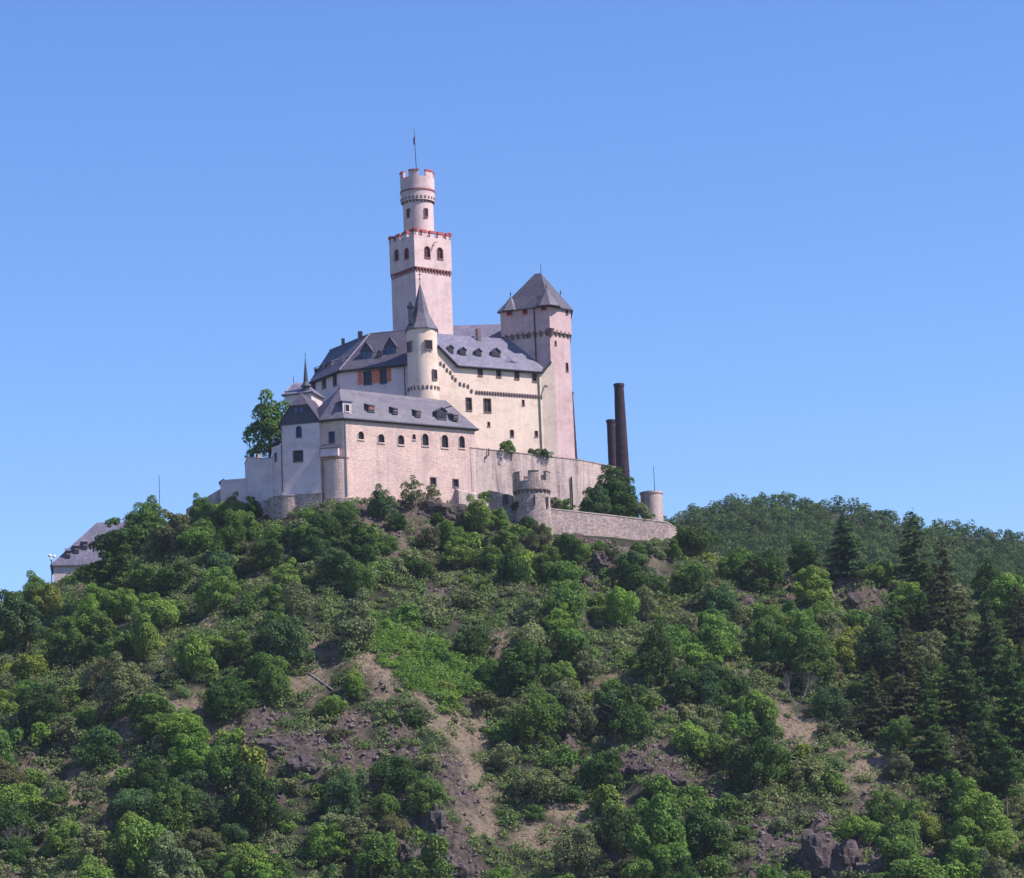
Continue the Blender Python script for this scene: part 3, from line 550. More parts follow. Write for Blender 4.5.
# ---- chapel tower -----------------------------------------------------
ct = thing('chapel_tower', 'pink five sided chapel tower with a steep slate roof and corner caps', 'tower', (6, 508, 90))
T = P(549.6, 332, 506.4)[:2]; TL = P(503.8, 334, 509.4)[:2]; TRt = P(569.6, 334, 509.8)[:2]; TB1 = np.array([10.4, 515.5]); TB2 = np.array([3.0, 517.3]); tw = [tuple(TL), tuple(T), tuple(TRt), tuple(TB1), tuple(TB2)]
ZB = 118.9; ZTE = ZA(549, 303.5, 505)
walls(ct, tw, 88, ZB, MT['tower'], {0: [(528, 335, 2.4, 5, False)], 1: [(567, 367, 2.0, 8, False), (555.6, 343, 1.4, 4, False)]})
tu = outset(tw, 0.35)
walls(ct, tu, ZB-0.1, ZTE, MT['tower'], {0: [(509.5, 311.6, 4.5, 6, False, 'rust'), (525, 310.6, 4, 6, False, 'rust'), (543.8, 306.5, 4.5, 6, False, 'rust')], 1: [(566.8, 310.5, 2, 7, False)]}, 'upper_wall')
mb = MB()
for i in (0, 1, 2): frieze(mb, tw[i], tw[i+1], ZB+0.25, 0.95, 0.42, 1.1, 0.36)
mb.build('corbel_frieze', MT['corb'], ct)
AP1 = P(534.7, 273.9, 511.3); AP2 = PZ(541, 273.2, AP1[2]); te = outset(tw, 0.75); te3 = [np.array([*q, ZTE-0.15]) for q in te]
mb = MB(); th2 = (0, 0, -0.18)
mb.slab([te3[0], te3[1], AP2, AP1], th2); mb.slab([te3[1], te3[2], AP2], th2); mb.slab([te3[2], te3[3], AP2], th2); mb.slab([te3[3], te3[4], AP1, AP2], th2); mb.slab([te3[4], te3[0], AP1], th2)
mb.build('roof', MT['slate2'], ct)
for q, (a, b, rr) in zip((tu[0]+np.array([1.9, .5]), tu[1]+np.array([-.3, 1.2]), tu[2]+np.array([-1.6, 0.6])), ((511.4, 296.5, 2.1), (546.6, 289, 2.3), (564, 295, 1.7))):
    z1_ = ZA(a, b, q[1]); mb = MB(); mb.cyl(q[0], q[1], rr+0.15, 0.02, ZTE-0.2, z1_, 8, 0.2, True); co = mb.build('corner_cap', MT['slate3'], ct)
    mb = MB(); mb.tube((q[0], q[1], z1_-0.1), (q[0], q[1], z1_+0.9), 0.05); mb.cyl(q[0], q[1], 0.14, 0.14, z1_+0.35, z1_+0.55, 6); mb.build('finial', MT['iron'], co)
mb = MB(); mb.tube(AP2+np.array([0, 0, -0.1]), AP2+np.array([0, 0, 1.5]), 0.05); mb.build('finial', MT['iron'], ct)
u_ = unit(TL, T); p = PPL(535, 320, np.array([*TL, 0]), np.array([u_[1], -u_[0], 0])); mb = MB(); mb.tube((p[0]-.1, p[1]-.5, ZTE), (p[0]-.1, p[1]-.5, ZB), 0.11); mb.tube((p[0]-.1, p[1]-.5, ZB), (p[0]-.1, p[1]-.15, ZB-0.9), 0.11); mb.tube((p[0]-.1, p[1]-.15, ZB-0.9), (p[0]-.1, p[1]-.15, 105), 0.11); mb.build('downpipe', MT['iron'], ct)
mb = MB(); q = tw[1]; 
for k in range(4): mb.cyl(q[0]+.15, q[1]-.05, 0.16+0.14*k, 0.30+0.14*k, ZB-1.1+0.36*k, ZB-0.75+0.36*k, 10)
mb.build('corner_corbel', MT['corb'], ct)

# ---- lower range (long wing over the slope) ------------------------------
lr = thing('lower_range', 'long low pink wing with arched windows and slate roof above the slope', 'castle building', (-18, 485, 82))
ZQ = 99.83; A = np.array([-26.79, 480.0]); B = PZ(477, 428.9, ZQ)[:2]; u = unit(A, B); n = np.array([-u[1], u[0]])
a2 = np.array([-30.7, 481.3]); uL = unit(a2, A)
foot = [vadd(a2, uL, 0), tuple(A), tuple(B-u*0.3), tuple(B-u*0.3+n*9.2), tuple(a2+n*9.5)]
# eave line is about 0.35 m out from the wall
foot = [tuple(np.array(q)+n*0.3) for q in foot]
fA, fB = foot[1], foot[2]; zlow = ZA(345, 457, 480)
aw = [(361.0, 435.3, 5.5, 8, True), (381.2, 438.3, 6, 8.5, True), (401, 439.8, 6, 9.5, True), (414, 436.8, 3, 5.5, True), (425.3, 439.6, 6, 12, True), (444.8, 441.2, 6.4, 13, True), (461.8, 442, 5.6, 12, True)]
walls(lr, foot, zlow, ZQ-0.2, MT['worn'], {0: [(331.8, 437.2, 5, 10, False, 'frameb')], 1: aw}, fm='worn')
zb_ = 83.0; cr_ = 3.1; cc_ = fA+u*0.9+n*cr_; bx, by = float(cc_[0]), float(cc_[1])
lowf = [(bx-1.5, by), vadd(fA, u, 0.9), fB, foot[3], foot[4]]
walls(lr, lowf, 80, zlow, MT['worn'], {1: [(433.2, 481, 5, 6.5, False), (455.7, 483, 5, 7, False)]}, 'lower_wall', fm='corb')
mb = MB(); mb.prism(outset(foot, -.25), zlow-.25, zlow-.05); mb.build('floor_slab', MT['worn'], lr)
mb = MB(); mb.cyl(bx, by, cr_+.06, cr_+.06, 80, zlow-0.21, 48); mb.build('round_corner', MT['worn'], lr)
mb = MB(); mb.cyl(bx, by, cr_+.25, cr_+.25, 76, ZA(335, 498, 480), 48); mb.prism([vadd(q, n, -0.3) for q in (lowf[1], lowf[2])]+[lowf[2], lowf[1]], 76, [ZA(345, 500, 480)]*4); mb.build('plinth', MT['stone'], lr)
# bay
p = P(330.5, 452.5, 480.2); mb = MB(); mb.obox((p[0], p[1]+0.6, p[2]), (math.cos(-.2), math.sin(-.2)), 1.45, 1.0, 0.62); bay = mb.build('bay', MT['white'], lr)
mb = MB(); c_ = np.array([p[0], p[1]]); e_ = np.array([math.cos(-.2), math.sin(-.2)]); g_ = np.array([-e_[1], e_[0]])
mb.slab([(*(c_-e_*1.6-g_*0.55), p[2]+0.63), (*(c_+e_*1.6-g_*0.55), p[2]+0.63), (*(c_+e_*1.5+g_*0.9), p[2]+1.45), (*(c_-e_*1.5+g_*0.9), p[2]+1.45)], (0, 0, 0.1)); mb.build('bay_roof', MT['slated'], bay)
# roof
RR1 = np.array([XA(339.2, 388.6, 483.4), 483.4, ZA(339.2, 388.6, 483.4)]); RR2 = PZ(446, 400.4, RR1[2]); ov = lambda q: np.array([q[0], q[1], ZQ])
c1, c2, c3, c4, c5 = ov(a2-np.array([0.2, 0.3])), ov(A), ov(B+u*0.3), ov(B+n*9.9+u*0.3), ov(a2+n*10)
mb = MB(); mb.slab([c2, c3, RR2, RR1], th); mb.slab([c1, c2, RR1], th); mb.slab([c3, c4, RR2], th); mb.slab([c4, c5, RR1, RR2], th); mb.slab([c5, c1, RR1], th)
mb.build('roof', MT['slate3'], lr)
mb = MB(); mb.tube(c1-[0, 0, .1], c2-[0, 0, .1], 0.2); mb.tube(c2-[0, 0, .1], c3-[0, 0, .1], 0.2); mb.build('gutter', MT['iron'], lr)
mb = MB(); mb.tube((RR1[0], RR1[1], RR1[2]-.1), (RR1[0], RR1[1], RR1[2]+0.9), 0.05); mb.cyl(RR1[0], RR1[1], 0.18, 0.05, RR1[2]-.1, RR1[2]+0.4, 6); mb.build('finial', MT['iron'], lr)
nn = np.cross(np.array([*u, 0]), RR1-c2); nn /= np.linalg.norm(nn); PLR = (c2, nn)
dormer(lr, 370, 408.6, 7.5, 5, PLR, u, False, 1.1, 'slate3', 'slated', 'dormer', 'low dormer with a reddish window', 'redc')
for a, b, wd in ((394, 411, 6), (417, 413.8, 6), (454.5, 417.4, 6)): dormer(lr, a, b, wd, 3.8, PLR, u, False, 1.0, 'slate3', 'slated')
dormer(lr, 440.5, 415.5, 11, 8.5, PLR, u, True, 2.2, 'slate3', 'slated', 'hoist_dormer', 'wide dormer with a projecting hoist beam', 'iron', 0.3)
p = PPL(444, 411.5, *PLR); mb = MB(); mb.tube((p[0], p[1]+.5, p[2]+.6), (p[0]+1.3, p[1]-1.5, p[2]+0.55), 0.09); mb.build('hoist_beam', MT['iron'], lr)
# corner dormer with slate side
FL = P(342.3, 409.3, 480.7); hz_ = 1.3; zc0 = FL[2]
def cdp(a, b_, z): q = FL[:2]+u*a+n*b_; return (q[0], q[1], z)
mb = MB(); c_ = FL[:2]+u*.85+n*1.4; mb.obox((*c_, zc0), u, 0.85, 1.4, hz_); cd = mb.build('corner_dormer', MT['slated'], lr)
mb = MB(); mb.obox((*(c_-n*.05), zc0+hz_+.08), u, 1.05, 1.6, 0.08); mb.build('dormer_roof', MT['slate'], cd)
mb = MB(); q = FL[:2]+u*.85; mb.obox((*q, zc0), u, 0.8, 0.05, hz_-.1); mb.build('front_panel', MT['white'], cd)
q = q-n*.06; window(cd, (*q, zc0+.25), u, 0.7, 1.1, False, 'framew', False, 0.02, True)
mb = MB(); q = A+u*0.35-n*0.02+n*.3; mb.tube((q[0], q[1]-.15, ZQ-.3), (q[0], q[1]-.15, ZA(351.6, 496, 480)), 0.09); mb.build('downpipe', MT['pipe'], lr)
mb = MB(); q = PPL(456, 500, np.array([*lowf[1], 0]), np.array([u[1], -u[0], 0]))
mb.prism([vadd(q, u, -0.1)-n*0, vadd(q, u, -0.1)-n*1.1, vadd(q, u, 3.8)-n*0.4, vadd(q, u, 3.8)], 78, [float(q[2])+1.9, float(q[2])+1.4, float(q[2])+1.0, float(q[2])+1.5]); mb.build('buttress', MT['terr'], lr)

# ---- gabled left wing ------------------------------------------------------
lw = thing('gabled_wing', 'white gabled wing with slate clad gable at the left end of the castle', 'castle building', (-34, 485, 82))
G1 = PZ(319.0, 420.2, ZQ)[:2]; G0 = PZ(280.5, 423.6, ZQ)[:2]; ug = unit(G0, G1); ng = np.array([-ug[1], ug[0]]); dpth = 9.0
gf = [tuple(G0+ng*dpth), tuple(G0), tuple(G1), tuple(G1+ng*dpth)]
# reorder so that edges run left->right from outside
walls(lw, [gf[0], gf[1], gf[2], gf[3]], ZA(290, 495, 482), ZQ-0.1, MT['white'], {1: [(298.9, 431.6, 4.6, 10.5, True, 'frameb'), (298.2, 456, 9, 10, False, 'slated')]})
mb = MB(); mb.prism([vadd(q, ng, -.18) for q in (G0-ug*.1, G1+ug*.1)]+[G1+ng*6, G0+ng*6], 76, ZA(290, 495, 482)); mb.build('plinth', MT['stone'], lw)
apx = P(298.6, 393.6, 483.4); gc_ = (G0+G1)/2; hl = np.linalg.norm(G1-G0)/2; zm = ZA(296, 404, 481.5); hw2 = 1.35
def gp(s, d, z): q = gc_+ug*s+ng*d; return (q[0], q[1], z)
mb = MB(); mb.slab([gp(-hl-.15, -0.12, ZQ-0.35), gp(hl+.1, -0.12, ZQ-0.35), gp(hw2, 0.0, zm), gp(-hw2, 0.0, zm)], (*(ng*0.25), 0)); gb = mb.build('slate_gable', MT['slated'], lw)
for s_ in (-0.45, 0.45):
    mb = MB(); mb.obox(np.array(gp(s_-0.1, -0.16, ZA(296.6, 410.8, 482))), ug, 0.24, 0.06, 0.45); mb.build('window', MT['frameb'], gb)
za = apx[2]; mb = MB()
mb.slab([gp(-hw2-.2, -0.25, zm-.15), gp(hw2+.2, -0.25, zm-.15), gp(0.0, 1.2, za)], (0, 0, -.15))
mb.slab([gp(hw2+.2, -0.25, zm-.15), gp(hl+.35, -0.3, ZQ-0.3), gp(hl+.35, dpth, ZQ-0.3), gp(0, dpth, za), gp(0, 1.2, za)], (0, 0, -.15))
mb.slab([gp(-hw2-.2, -0.25, zm-.15), gp(-hl-.4, -0.3, ZQ-0.3), gp(-hl-.4, dpth, ZQ-0.3), gp(0, dpth, za), gp(0, 1.2, za)], (0, 0, -.15)); mb.build('roof', MT['slate2'], lw)
mb = MB(); mb.tube(gp(-hl+.1, -.12, ZQ-.3), gp(-hl+.1, -.12, ZA(284, 492, 482)), 0.1); mb.build('downpipe', MT['iron'], lw)
# ---- gate house behind with spirelet -------------------------------------
gh = thing('gatehouse', 'small slate roofed gatehouse with needle spirelet behind the gabled wing', 'castle building', (-36, 498, 88))
zr_ = ZA(298, 381, 500)-0.2; g = [(-37.6, 497.5), (-33.0, 496.0), (-31.5, 501), (-36.0, 503)]
mb = MB(); mb.prism(g, 86, zr_-2.6); mb.build('wall', MT['white'], gh)
go = [np.array([*q, zr_-2.6]) for q in outset(g, 0.4)]; r1 = np.array([XA(293.5, 381.6, 500), 500, zr_]); r2 = r1+np.array([2.0, 1.0, 0])
mb = MB(); mb.slab([go[0], go[1], r2, r1], th); mb.slab([go[1], go[2], r2], th); mb.slab([go[2], go[3], r1, r2], th); mb.slab([go[3], go[0], r1], th); mb.build('roof', MT['slate'], gh)
sx, sy = XA(306, 388, 497), 497; z0_, z1_ = ZA(306, 396, sy), ZA(304.5, 357, sy); zb2 = ZA(306, 386.6, sy)
mb = MB(); mb.cyl(sx, sy, 0.62, 0.62, z0_-2, zb2, 8); mb.cyl(sx, sy, 0.92, 0.42, zb2, zb2+0.8, 8); mb.cyl(sx, sy, 0.42, 0.03, zb2+0.8, z1_, 8); mb.build('spirelet', MT['slated'], gh)
mb = MB(); mb.tube((sx, sy, z1_-.1), (sx, sy, z1_+0.7), 0.05); mb.tube((r1[0], r1[1], zr_-.1), (r1[0], r1[1], zr_+1.0), 0.05); mb.build('finial', MT['iron'], gh)
# ---- annex + left curtain + ramp --------------------------------------------
an = thing('annex', 'narrow lean-to building joined to the left side of the gabled wing', 'annex', (-38.5, 486, 86))
q0, q1 = P(271.5, 446, 485.5), P(281.5, 440, 483.4); an_f = [tuple(q0[:2]), tuple(q1[:2]), (q1[0]+.4, q1[1]+5), (q0[0]+.4, q0[1]+5)]
walls(an, an_f, ZA(276, 500, 485), q0[2]-.2, MT['white'], {0: [(275.8, 457, 2.2, 8, False, 'pipe')]})
mb = MB(); mb.slab([q0+[-.3, -.3, -.1], q1+[0, -.3, 0.0], q1+[.4, 5, 1.2], q0+[.2, 5, 0.6]], (0, 0, .15)); mb.slab([q0+[0, 0, -.3], q1+[0, 0, -.3], q1+[0, 0, 0]], (0, .3, 0)); mb.build('roof', MT['slated'], an)
lc = thing('left_curtain_wall', 'pale shaded curtain wall stepping out left of the gabled wing', 'wall', (-41, 488, 84))
v0, v1, v2 = P(247.5, 457.7, 491), P(262.5, 459, 487), P(272.5, 458, 485.2)
thickwall(lc, [(v0[0]-1, v0[1]+6), v0, v1, v2], [v0[2], v0[2], v1[2], v2[2]], 82, 0.7, MT['white'], coping=MT['stone'])
mb = MB(); q = P(259.5, 458, 488.6); mb.obox((q[0], q[1], q[2]+.25), (1, 0), .3, .3, .35); mb.build('merlon', MT['white'], lc)
rw = thing('ramp_wall', 'long sloping rendered ramp wall climbing to the left end of the castle', 'wall', (-49, 494, 82))
v = [P(186, 509, 498), P(221, 488.5, 494), P(224, 480, 494), P(247, 478, 493)]
thickwall(rw, v[:2], [v[0][2], v[1][2]], 78, 1.2, MT['terr'])
mb = MB(); mb.prism([v[2][:2]-[0.6, 0], v[3][:2]+[.3, 0], v[3][:2]+[.3, 4], v[2][:2]+[-0.6, 4]], 80, [v[2][2], v[3][2], v[3][2], v[2][2]]); mb.build('gate_block', MT['white'], rw)
mb = MB(); mb.slab([v[2]+[-.9, -.1, -.5], v[2]+[.0, -.1, .1], v[2]+[0, 4, .1], v[2]+[-.9, 4, -.5]], (0, 0, .15)); mb.build('roof', MT['slated'], rw)
hr = thing('half_round_bastion', 'low half round rubble stone bastion below the gabled wing', 'bastion', (-36, 484, 80))
hx, hy = XA(289.5, 505, 484.5), 484.6; zt = ZA(289, 495.5, 481.2)
mb = MB(); mb.cyl(hx, hy, 3.7, 3.35, 76, zt, 40); mb.prism([(hx-4.3, hy), (hx+5.5, hy-1.5), (hx+5.5, hy+4), (hx-4.3, hy+4)], 78, zt-.01); mb.build('wall', MT['stone'], hr)
mb = MB(); mb.cyl(hx, hy, 3.45, 3.45, zt-.003, zt+.14, 40); mb.build('coping', MT['terr'], hr)
cwin(hr, hx, hy, 3.5, 296.3, 510, 1.6, 8, False, 'corb')

# ---- terrace wall, round bastion, lower curtain ----------------------------
tw_ = thing('terrace_wall', 'high streaked retaining wall of the terrace below the cream residence', 'wall', (5, 500, 84))
tp = [np.array([-6.9, 492.9]), np.array([6.75, 503.4]), np.array([11.3, 507.1]), np.array([17.5, 514.4])]
zt = [96.6, 96.45, 96.45, 96.3]
thickwall(tw_, tp, zt, 80, 1.0, MT['terr'], coping=MT['stone'])
mb = MB(); q = PPL(572.3, 500, np.array([*tp[1], 0]), np.array([.63, -.78, 0])); mb.tube((q[0], q[1]-.3, ZA(572, 477, q[1])), (q[0], q[1]-.3, ZA(573, 508, q[1])), 0.14); mb.build('downpipe', MT['iron'], tw_)
mb = MB(); mb.prism([(-6, 494), (6.2, 504.2), (11, 508), (17, 515), (10, 530), (-14, 520)], 85, 95.4); t_ = mb.build('terrace_ground', MT['soil'], None); t_['kind'] = 'structure'
for a, b in ((485.5, 456), (508.5, 461)):
    q = PPL(a, b, np.array([*tp[0], 0]), np.array([.66, -.75, 0])); mb = MB(); mb.tube((q[0]+.6, q[1]-.2, q[2]+1.2), (q[0]+.5, q[1]-.3, q[2]), 0.09); mb.tube((q[0]+.5, q[1]-.3, q[2]), (q[0]-.2, q[1]-.4, q[2]-.3), 0.09); mb.tube((q[0]-.2, q[1]-.4, q[2]-.3), (q[0]-.2, q[1]-.4, q[2]-1.2), 0.09); mb.build('drain_pipe', MT['iron'], tw_)
rb = thing('round_bastion', 'round battlemented stone bastion in front of the terrace wall', 'bastion', (3, 486, 76))
rx, ry = XA(532, 495, 486.2), 486.4; rR = 2.9; zz = lambda yy: ZA(531, yy, ry-rR)
mb = MB(); mb.cyl(rx, ry, 3.5, 2.78, 74, zz(489), 40); mb.cyl(rx, ry, 3.1, 3.1, zz(488.9), zz(480), 40); mb.build('wall', MT['stone'], rb)
mb = MB(); frieze_round(mb, rx, ry, 2.74, zz(487.8), 22, 0.34, 0.95, 0.36); mb.build('corbel_frieze', MT['corb'], rb)
merlon_ring(rb, rx, ry, 3.1, 0.5, zz(480), 6, 0.55, 1.5, MT['stone'], 'corb', a0=math.radians(-100), capt=0.08)
for a, b in ((534.3, 500), (547, 502)): cwin(rb, rx, ry, 2.95, a, b, 1.4, 10, False, 'corb')
cw = thing('lower_curtain_wall', 'low weathered stone curtain wall running right from the round bastion', 'wall', (16, 495, 78))
c0, c1_, c2_ = P(549, 509, 486.5), P(612, 516, 494), P(667, 522.5, 500); zc_ = (c0[2]+c2_[2])/2
thickwall(cw, [c0, c1_, c2_, c2_+np.array([2.0, 6, 0])], [c0[2], (c0[2]+c2_[2])/2+.1, c2_[2], c2_[2]-.3], 74, 0.8, MT['stone'], coping=MT['terr'])
for a, b in ((590, 524), (617, 528), (643, 530)):
    pass
wl = thing('stepped_wall_stub', 'short rubble wall with one opening left of the round bastion', 'wall', (-1, 486, 76))
s_a, s_b, s_c = P(488, 490, 488), P(500, 492.5, 486.6), P(514, 496, 486.6)
thickwall(wl, [s_a, s_b, s_c], [s_a[2], s_b[2], s_c[2]], 76, 0.9, MT['stone'])
q = P(505.5, 499.5, 486.6); window(wl, (q[0], q[1]-.02, q[2]), (1, 0), 0.8, 1.5, False, 'corb', False, 0.02, True)
sr = thing('small_round_turret', 'small round stone turret rising at the right end of the lower curtain wall', 'turret', (22, 504, 78))
qx, qy = XA(651.8, 505, 505), 505.0; qR = 1.85; z1_ = ZA(652, 490.5, qy-qR)
mb = MB(); mb.cyl(qx, qy, qR, qR, 76, z1_-.35, 32); mb.cyl(qx, qy, qR+.12, qR+.12, z1_-.349, z1_, 32); mb.build('wall', MT['terr'], sr)
cwin(sr, qx, qy, qR, 648, 512, 1.6, 5, False, 'corb')
pl_ = MB(); pl_.tube((qx+.6, qy, z1_-.1), (qx+.6, qy, ZA(655.8, 466, qy)), 0.06, 0.04); tag(pl_.build('mast', MT['iron']), 'thin bare mast standing on the small round turret at right', 'mast')

# ---- smoke stacks, far building, masts --------------------------------------
def stack(px0, px1, pyt, pb0, pb1, pyb, Y, label):
    a, b = P((px0+px1)/2, pyt, Y), P((pb0+pb1)/2, pyb, Y); k = 508.9/500*Y/F; k = Y/math.cos(PIT)/F
    r0, r1 = (pb1-pb0)/2*k, (px1-px0)/2*k; zg = float(height(np.array([b[0]]), np.array([Y]))[0])-1; rb_ = r0+(r0-r1)/(a[2]-b[2])*(b[2]-zg)
    t = thing('smokestack', label, 'chimney', (b[0], Y, zg), 'brick smokestacks behind the castle')
    mb = MB(); mb.cyl(a[0], Y, rb_, r1, zg, a[2]-0.5, 28); mb.build('shaft', MT['brick'], t)
    mb = MB(); mb.cyl(a[0], Y, r1+.12, r1+.14, a[2]-0.5, a[2], 28); mb.build('cap', MT['iron'], t)
    z = a[2]-4
    while z > zg: rr = rb_+(r1-rb_)*(z-zg)/(a[2]-zg); mb = MB(); mb.cyl(a[0], Y, rr+.05, rr+.05, z, z+.18, 28); mb.build('iron_band', MT['iron'], t); z -= 3.2
stack(614, 623.6, 384, 616.9, 630.2, 473.5, 560, 'tall tapering dark brick smokestack, the highest right of the castle')
stack(606.6, 614.8, 420, 607.6, 616.4, 466, 575, 'shorter dark brick smokestack just left of the tallest one')
stack(569.0, 573.0, 392, 570, 577.0, 456, 590, 'dark smokestack almost hidden behind the right edge of the chapel tower')
fb = thing('distant_long_house', 'long slate roofed house half hidden by trees on the left ridge', 'house', (-74, 512, 74))
e0 = P(50, 565, 512); zE = e0[2]; r0_ = P(97, 522.5, 516.5); r1_ = r0_+np.array([9.0, 1.5, 0]); e1 = e0+np.array([21.0, 3.0, 0]); f1 = e1+np.array([-1.2, 9.5, 0]); f0 = e0+np.array([-1.2, 9.5, 0])
mb = MB(); mb.slab([e0, e1, r1_, r0_], th); mb.slab([e1, f1, r1_], th); mb.slab([f1, f0, r0_, r1_], th); mb.slab([f0, e0, r0_], th); mb.build('roof', MT['slate'], fb)
mb = MB(); mb.prism([e0[:2]+[.5, .5], e1[:2]+[-.5, .5], f1[:2]+[-.5, -.5], f0[:2]+[.5, -.5]], zE-7, zE); mb.build('wall', MT['white'], fb)
ud = unit(e0, e1); nf = np.cross(np.array([*ud, 0]), r0_-e0); nf /= np.linalg.norm(nf)
for a, b in ((68, 554), (76.5, 549), (85, 545)): dormer(fb, a, b, 5, 5, (e0, nf), ud, False, 1.2)
mb = MB(); q = P(159.5, 497, 497); mb.tube((q[0], q[1], q[2]-6), (q[0], q[1], ZA(159, 475, 497)), 0.07, 0.04); tag(mb.build('mast', MT['iron']), 'thin mast poking above the highest trees on the left ridge', 'mast')
fl = thing('white_ball_fixture', 'cluster of small white globes at the left end of the distant house roof', 'fixture', P(51.5, 564, 512))  # small white fixture of unknown kind, drawn as globes on a post
for dx, dy in ((0, 0), (.45, .5), (-.3, .7)):
    mb = MB(); q = P(51.5, 556, 512); 
    for k in range(4): a0_ = math.pi*(k/4-.5); a1_ = math.pi*((k+1)/4-.5); mb.cyl(q[0]+dx, q[1], .3*math.cos(a0_)+.001, .3*math.cos(a1_)+.001, q[2]+dy-.6+.3*math.sin(a0_), q[2]+dy-.6+.3*math.sin(a1_), 10, cap=False)
    mb.build('globe', MT['wht'], fl)
mb = MB(); mb.tube((q[0], q[1], q[2]-.6), (q[0], q[1], q[2]-7), 0.08); mb.build('post', MT['iron'], fl)

# ================================================================ VEGETATION
def leaf_quads(pos, nrm, size, rg):
    """rhombus leaf clumps: pos (n,3), nrm (n,3), size (n,)"""
    n_ = len(pos); a = rg.normal(size=(n_, 3)); t1 = np.cross(nrm, a); t1 /= np.linalg.norm(t1, axis=1, keepdims=True)+1e-9; t2 = np.cross(nrm, t1)
    s = size[:, None]; asp = rg.uniform(0.55, 1.0, (n_, 1)); bend = nrm*s*rg.uniform(-.25, .25, (n_, 1))
    v = np.stack([pos-t1*s, pos-t2*s*asp+bend, pos+t1*s*rg.uniform(.7, 1.1, (n_, 1)), pos+t2*s*asp+bend], 1).reshape(-1, 3)
    return v, np.arange(n_*4).reshape(-1, 4)
def sph(n_, rg): d = rg.normal(size=(n_, 3)); return d/np.linalg.norm(d, axis=1, keepdims=True)
def crown_points(rg, lobes, R, Hs, n_leaf, leaf, zc, droop=0.0, lobe_r=(0.26, 0.42), flat=1.0):
    """crown = lobes on an ellipsoid; leaves on the lobes' skins"""
    d = sph(lobes, rg); d[:, 2] = np.where(d[:, 2] < -0.8, -d[:, 2], d[:, 2]); rad = rg.uniform(0.45, 0.95, lobes)
    ol_ = rg.random(lobes) < .18; rad = np.where(ol_, rg.uniform(1.0, 1.28, lobes), rad)
    c = d*rad[:, None]*np.array([R, R, Hs])*0.78+np.array([0, 0, zc]); lr_ = rg.uniform(*lobe_r, lobes)*R*np.where(ol_, .75, 1)
    w_ = lr_**2; k = rg.choice(lobes, n_leaf, p=w_/w_.sum()); dd = sph(n_leaf, rg); dd[:, 2] = np.where((dd[:, 2] < -0.3) & (rg.random(n_leaf) < 0.7), -dd[:, 2], dd[:, 2])
    p = c[k]+dd*(lr_[k]*rg.uniform(0.72, 1.08, n_leaf))[:, None]*np.array([1, 1, flat])
    # drop leaves buried deep in other lobes
    keep = np.ones(n_leaf, bool)
    for i in range(lobes):
        q = (p-c[i])/np.array([1, 1, flat]); keep &= ~((np.linalg.norm(q, axis=1) < lr_[i]*0.6) & (k != i))
    p, dd = p[keep], dd[keep]; nr = dd*0.75+sph(len(p), rg)*0.65+np.array([0, 0, .25]); nr /= np.linalg.norm(nr, axis=1, keepdims=True)
    return p, nr, rg.uniform(0.55, 1.25, len(p))*leaf
def make_leaf_mesh(name, p, nr, sz, rg, mat=None):
    v, f_ = leaf_quads(p, nr, sz, rg); me = bpy.data.meshes.new(name); return fast_mesh(me, v, f_, mat or MT['leaf'])
def trunk_mesh(name, rg, h, R, r0=0.22, limbs=6, top=None):
    mb = MB(); x = y = 0; z = -1.5; r = r0*1.25; pts = [(0, 0, -1.5)]; seg = 5; top = top or h*0.8
    for k in range(seg): nx, ny, nz = x+rg.normal()*0.12*R*.2, y+rg.normal()*.12*R*.2, -1.5+(top+1.5)*(k+1)/seg; mb.tube((x, y, z), (nx, ny, nz), r, r*0.78, 7); x, y, z = nx, ny, nz; r *= 0.78; pts.append((x, y, z))
    for k in range(limbs):
        b_ = pts[rg.integers(2, seg)]; a = rg.uniform(0, 6.28); L = R*rg.uniform(.5, .85); m_ = (b_[0]+math.cos(a)*L*.5, b_[1]+math.sin(a)*L*.5, b_[2]+L*.45); e = (b_[0]+math.cos(a)*L, b_[1]+math.sin(a)*L, b_[2]+L*.7)
        mb.tube(b_, m_, r0*.45, r0*.3, 5); mb.tube(m_, e, r0*.3, r0*.12, 5)
    me = bpy.data.meshes.new(name); me.from_pydata(mb.v, [], mb.f); me.materials.append(MT['bark']); return me
BROAD = []; SHRUB = []; CONI = []; PINE = []; SPARSE = []
for i in range(9):      # unit tree: crown radius 4 m
    rg = np.random.default_rng(100+i); R = 4.0; Hs = [3.4, 4.6, 3.2, 5.0, 3.8, 4.0, 3.6, 5.4, 3.0][i]; zc_c = Hs*0.62+0.2
    p, nr, sz = crown_points(rg, [44, 36, 50, 42, 34, 56, 38, 46, 40][i], R, Hs, 12500, 0.165, zc_c, lobe_r=(.15, .36))
    sh = rg.normal(size=2)*.12; p[:, 0] += p[:, 2]*sh[0]; p[:, 1] += p[:, 2]*sh[1]; wa = rg.uniform(0, 6.28); p[:, :2] *= (1+.14*np.sin(2*np.arctan2(p[:, 1], p[:, 0])+wa))[:, None]
    BROAD.append((make_leaf_mesh('tree_crown', p, nr, sz, rg), trunk_mesh('tree_trunk', rg, zc_c+Hs, R, 0.25, 7, zc_c+Hs*.35), zc_c+Hs))
for i in range(3):      # thin, light crowned trees: branches show
    rg = np.random.default_rng(140+i); R = 3.0; Hs = 4.0; p, nr, sz = crown_points(rg, 30, R, Hs, 2600, 0.19, 4.0, lobe_r=(.16, .34))
    SPARSE.append((make_leaf_mesh('sparse_crown', p, nr, sz, rg), trunk_mesh('sparse_trunk', rg, 9, R, 0.17, 14, 7.5)))
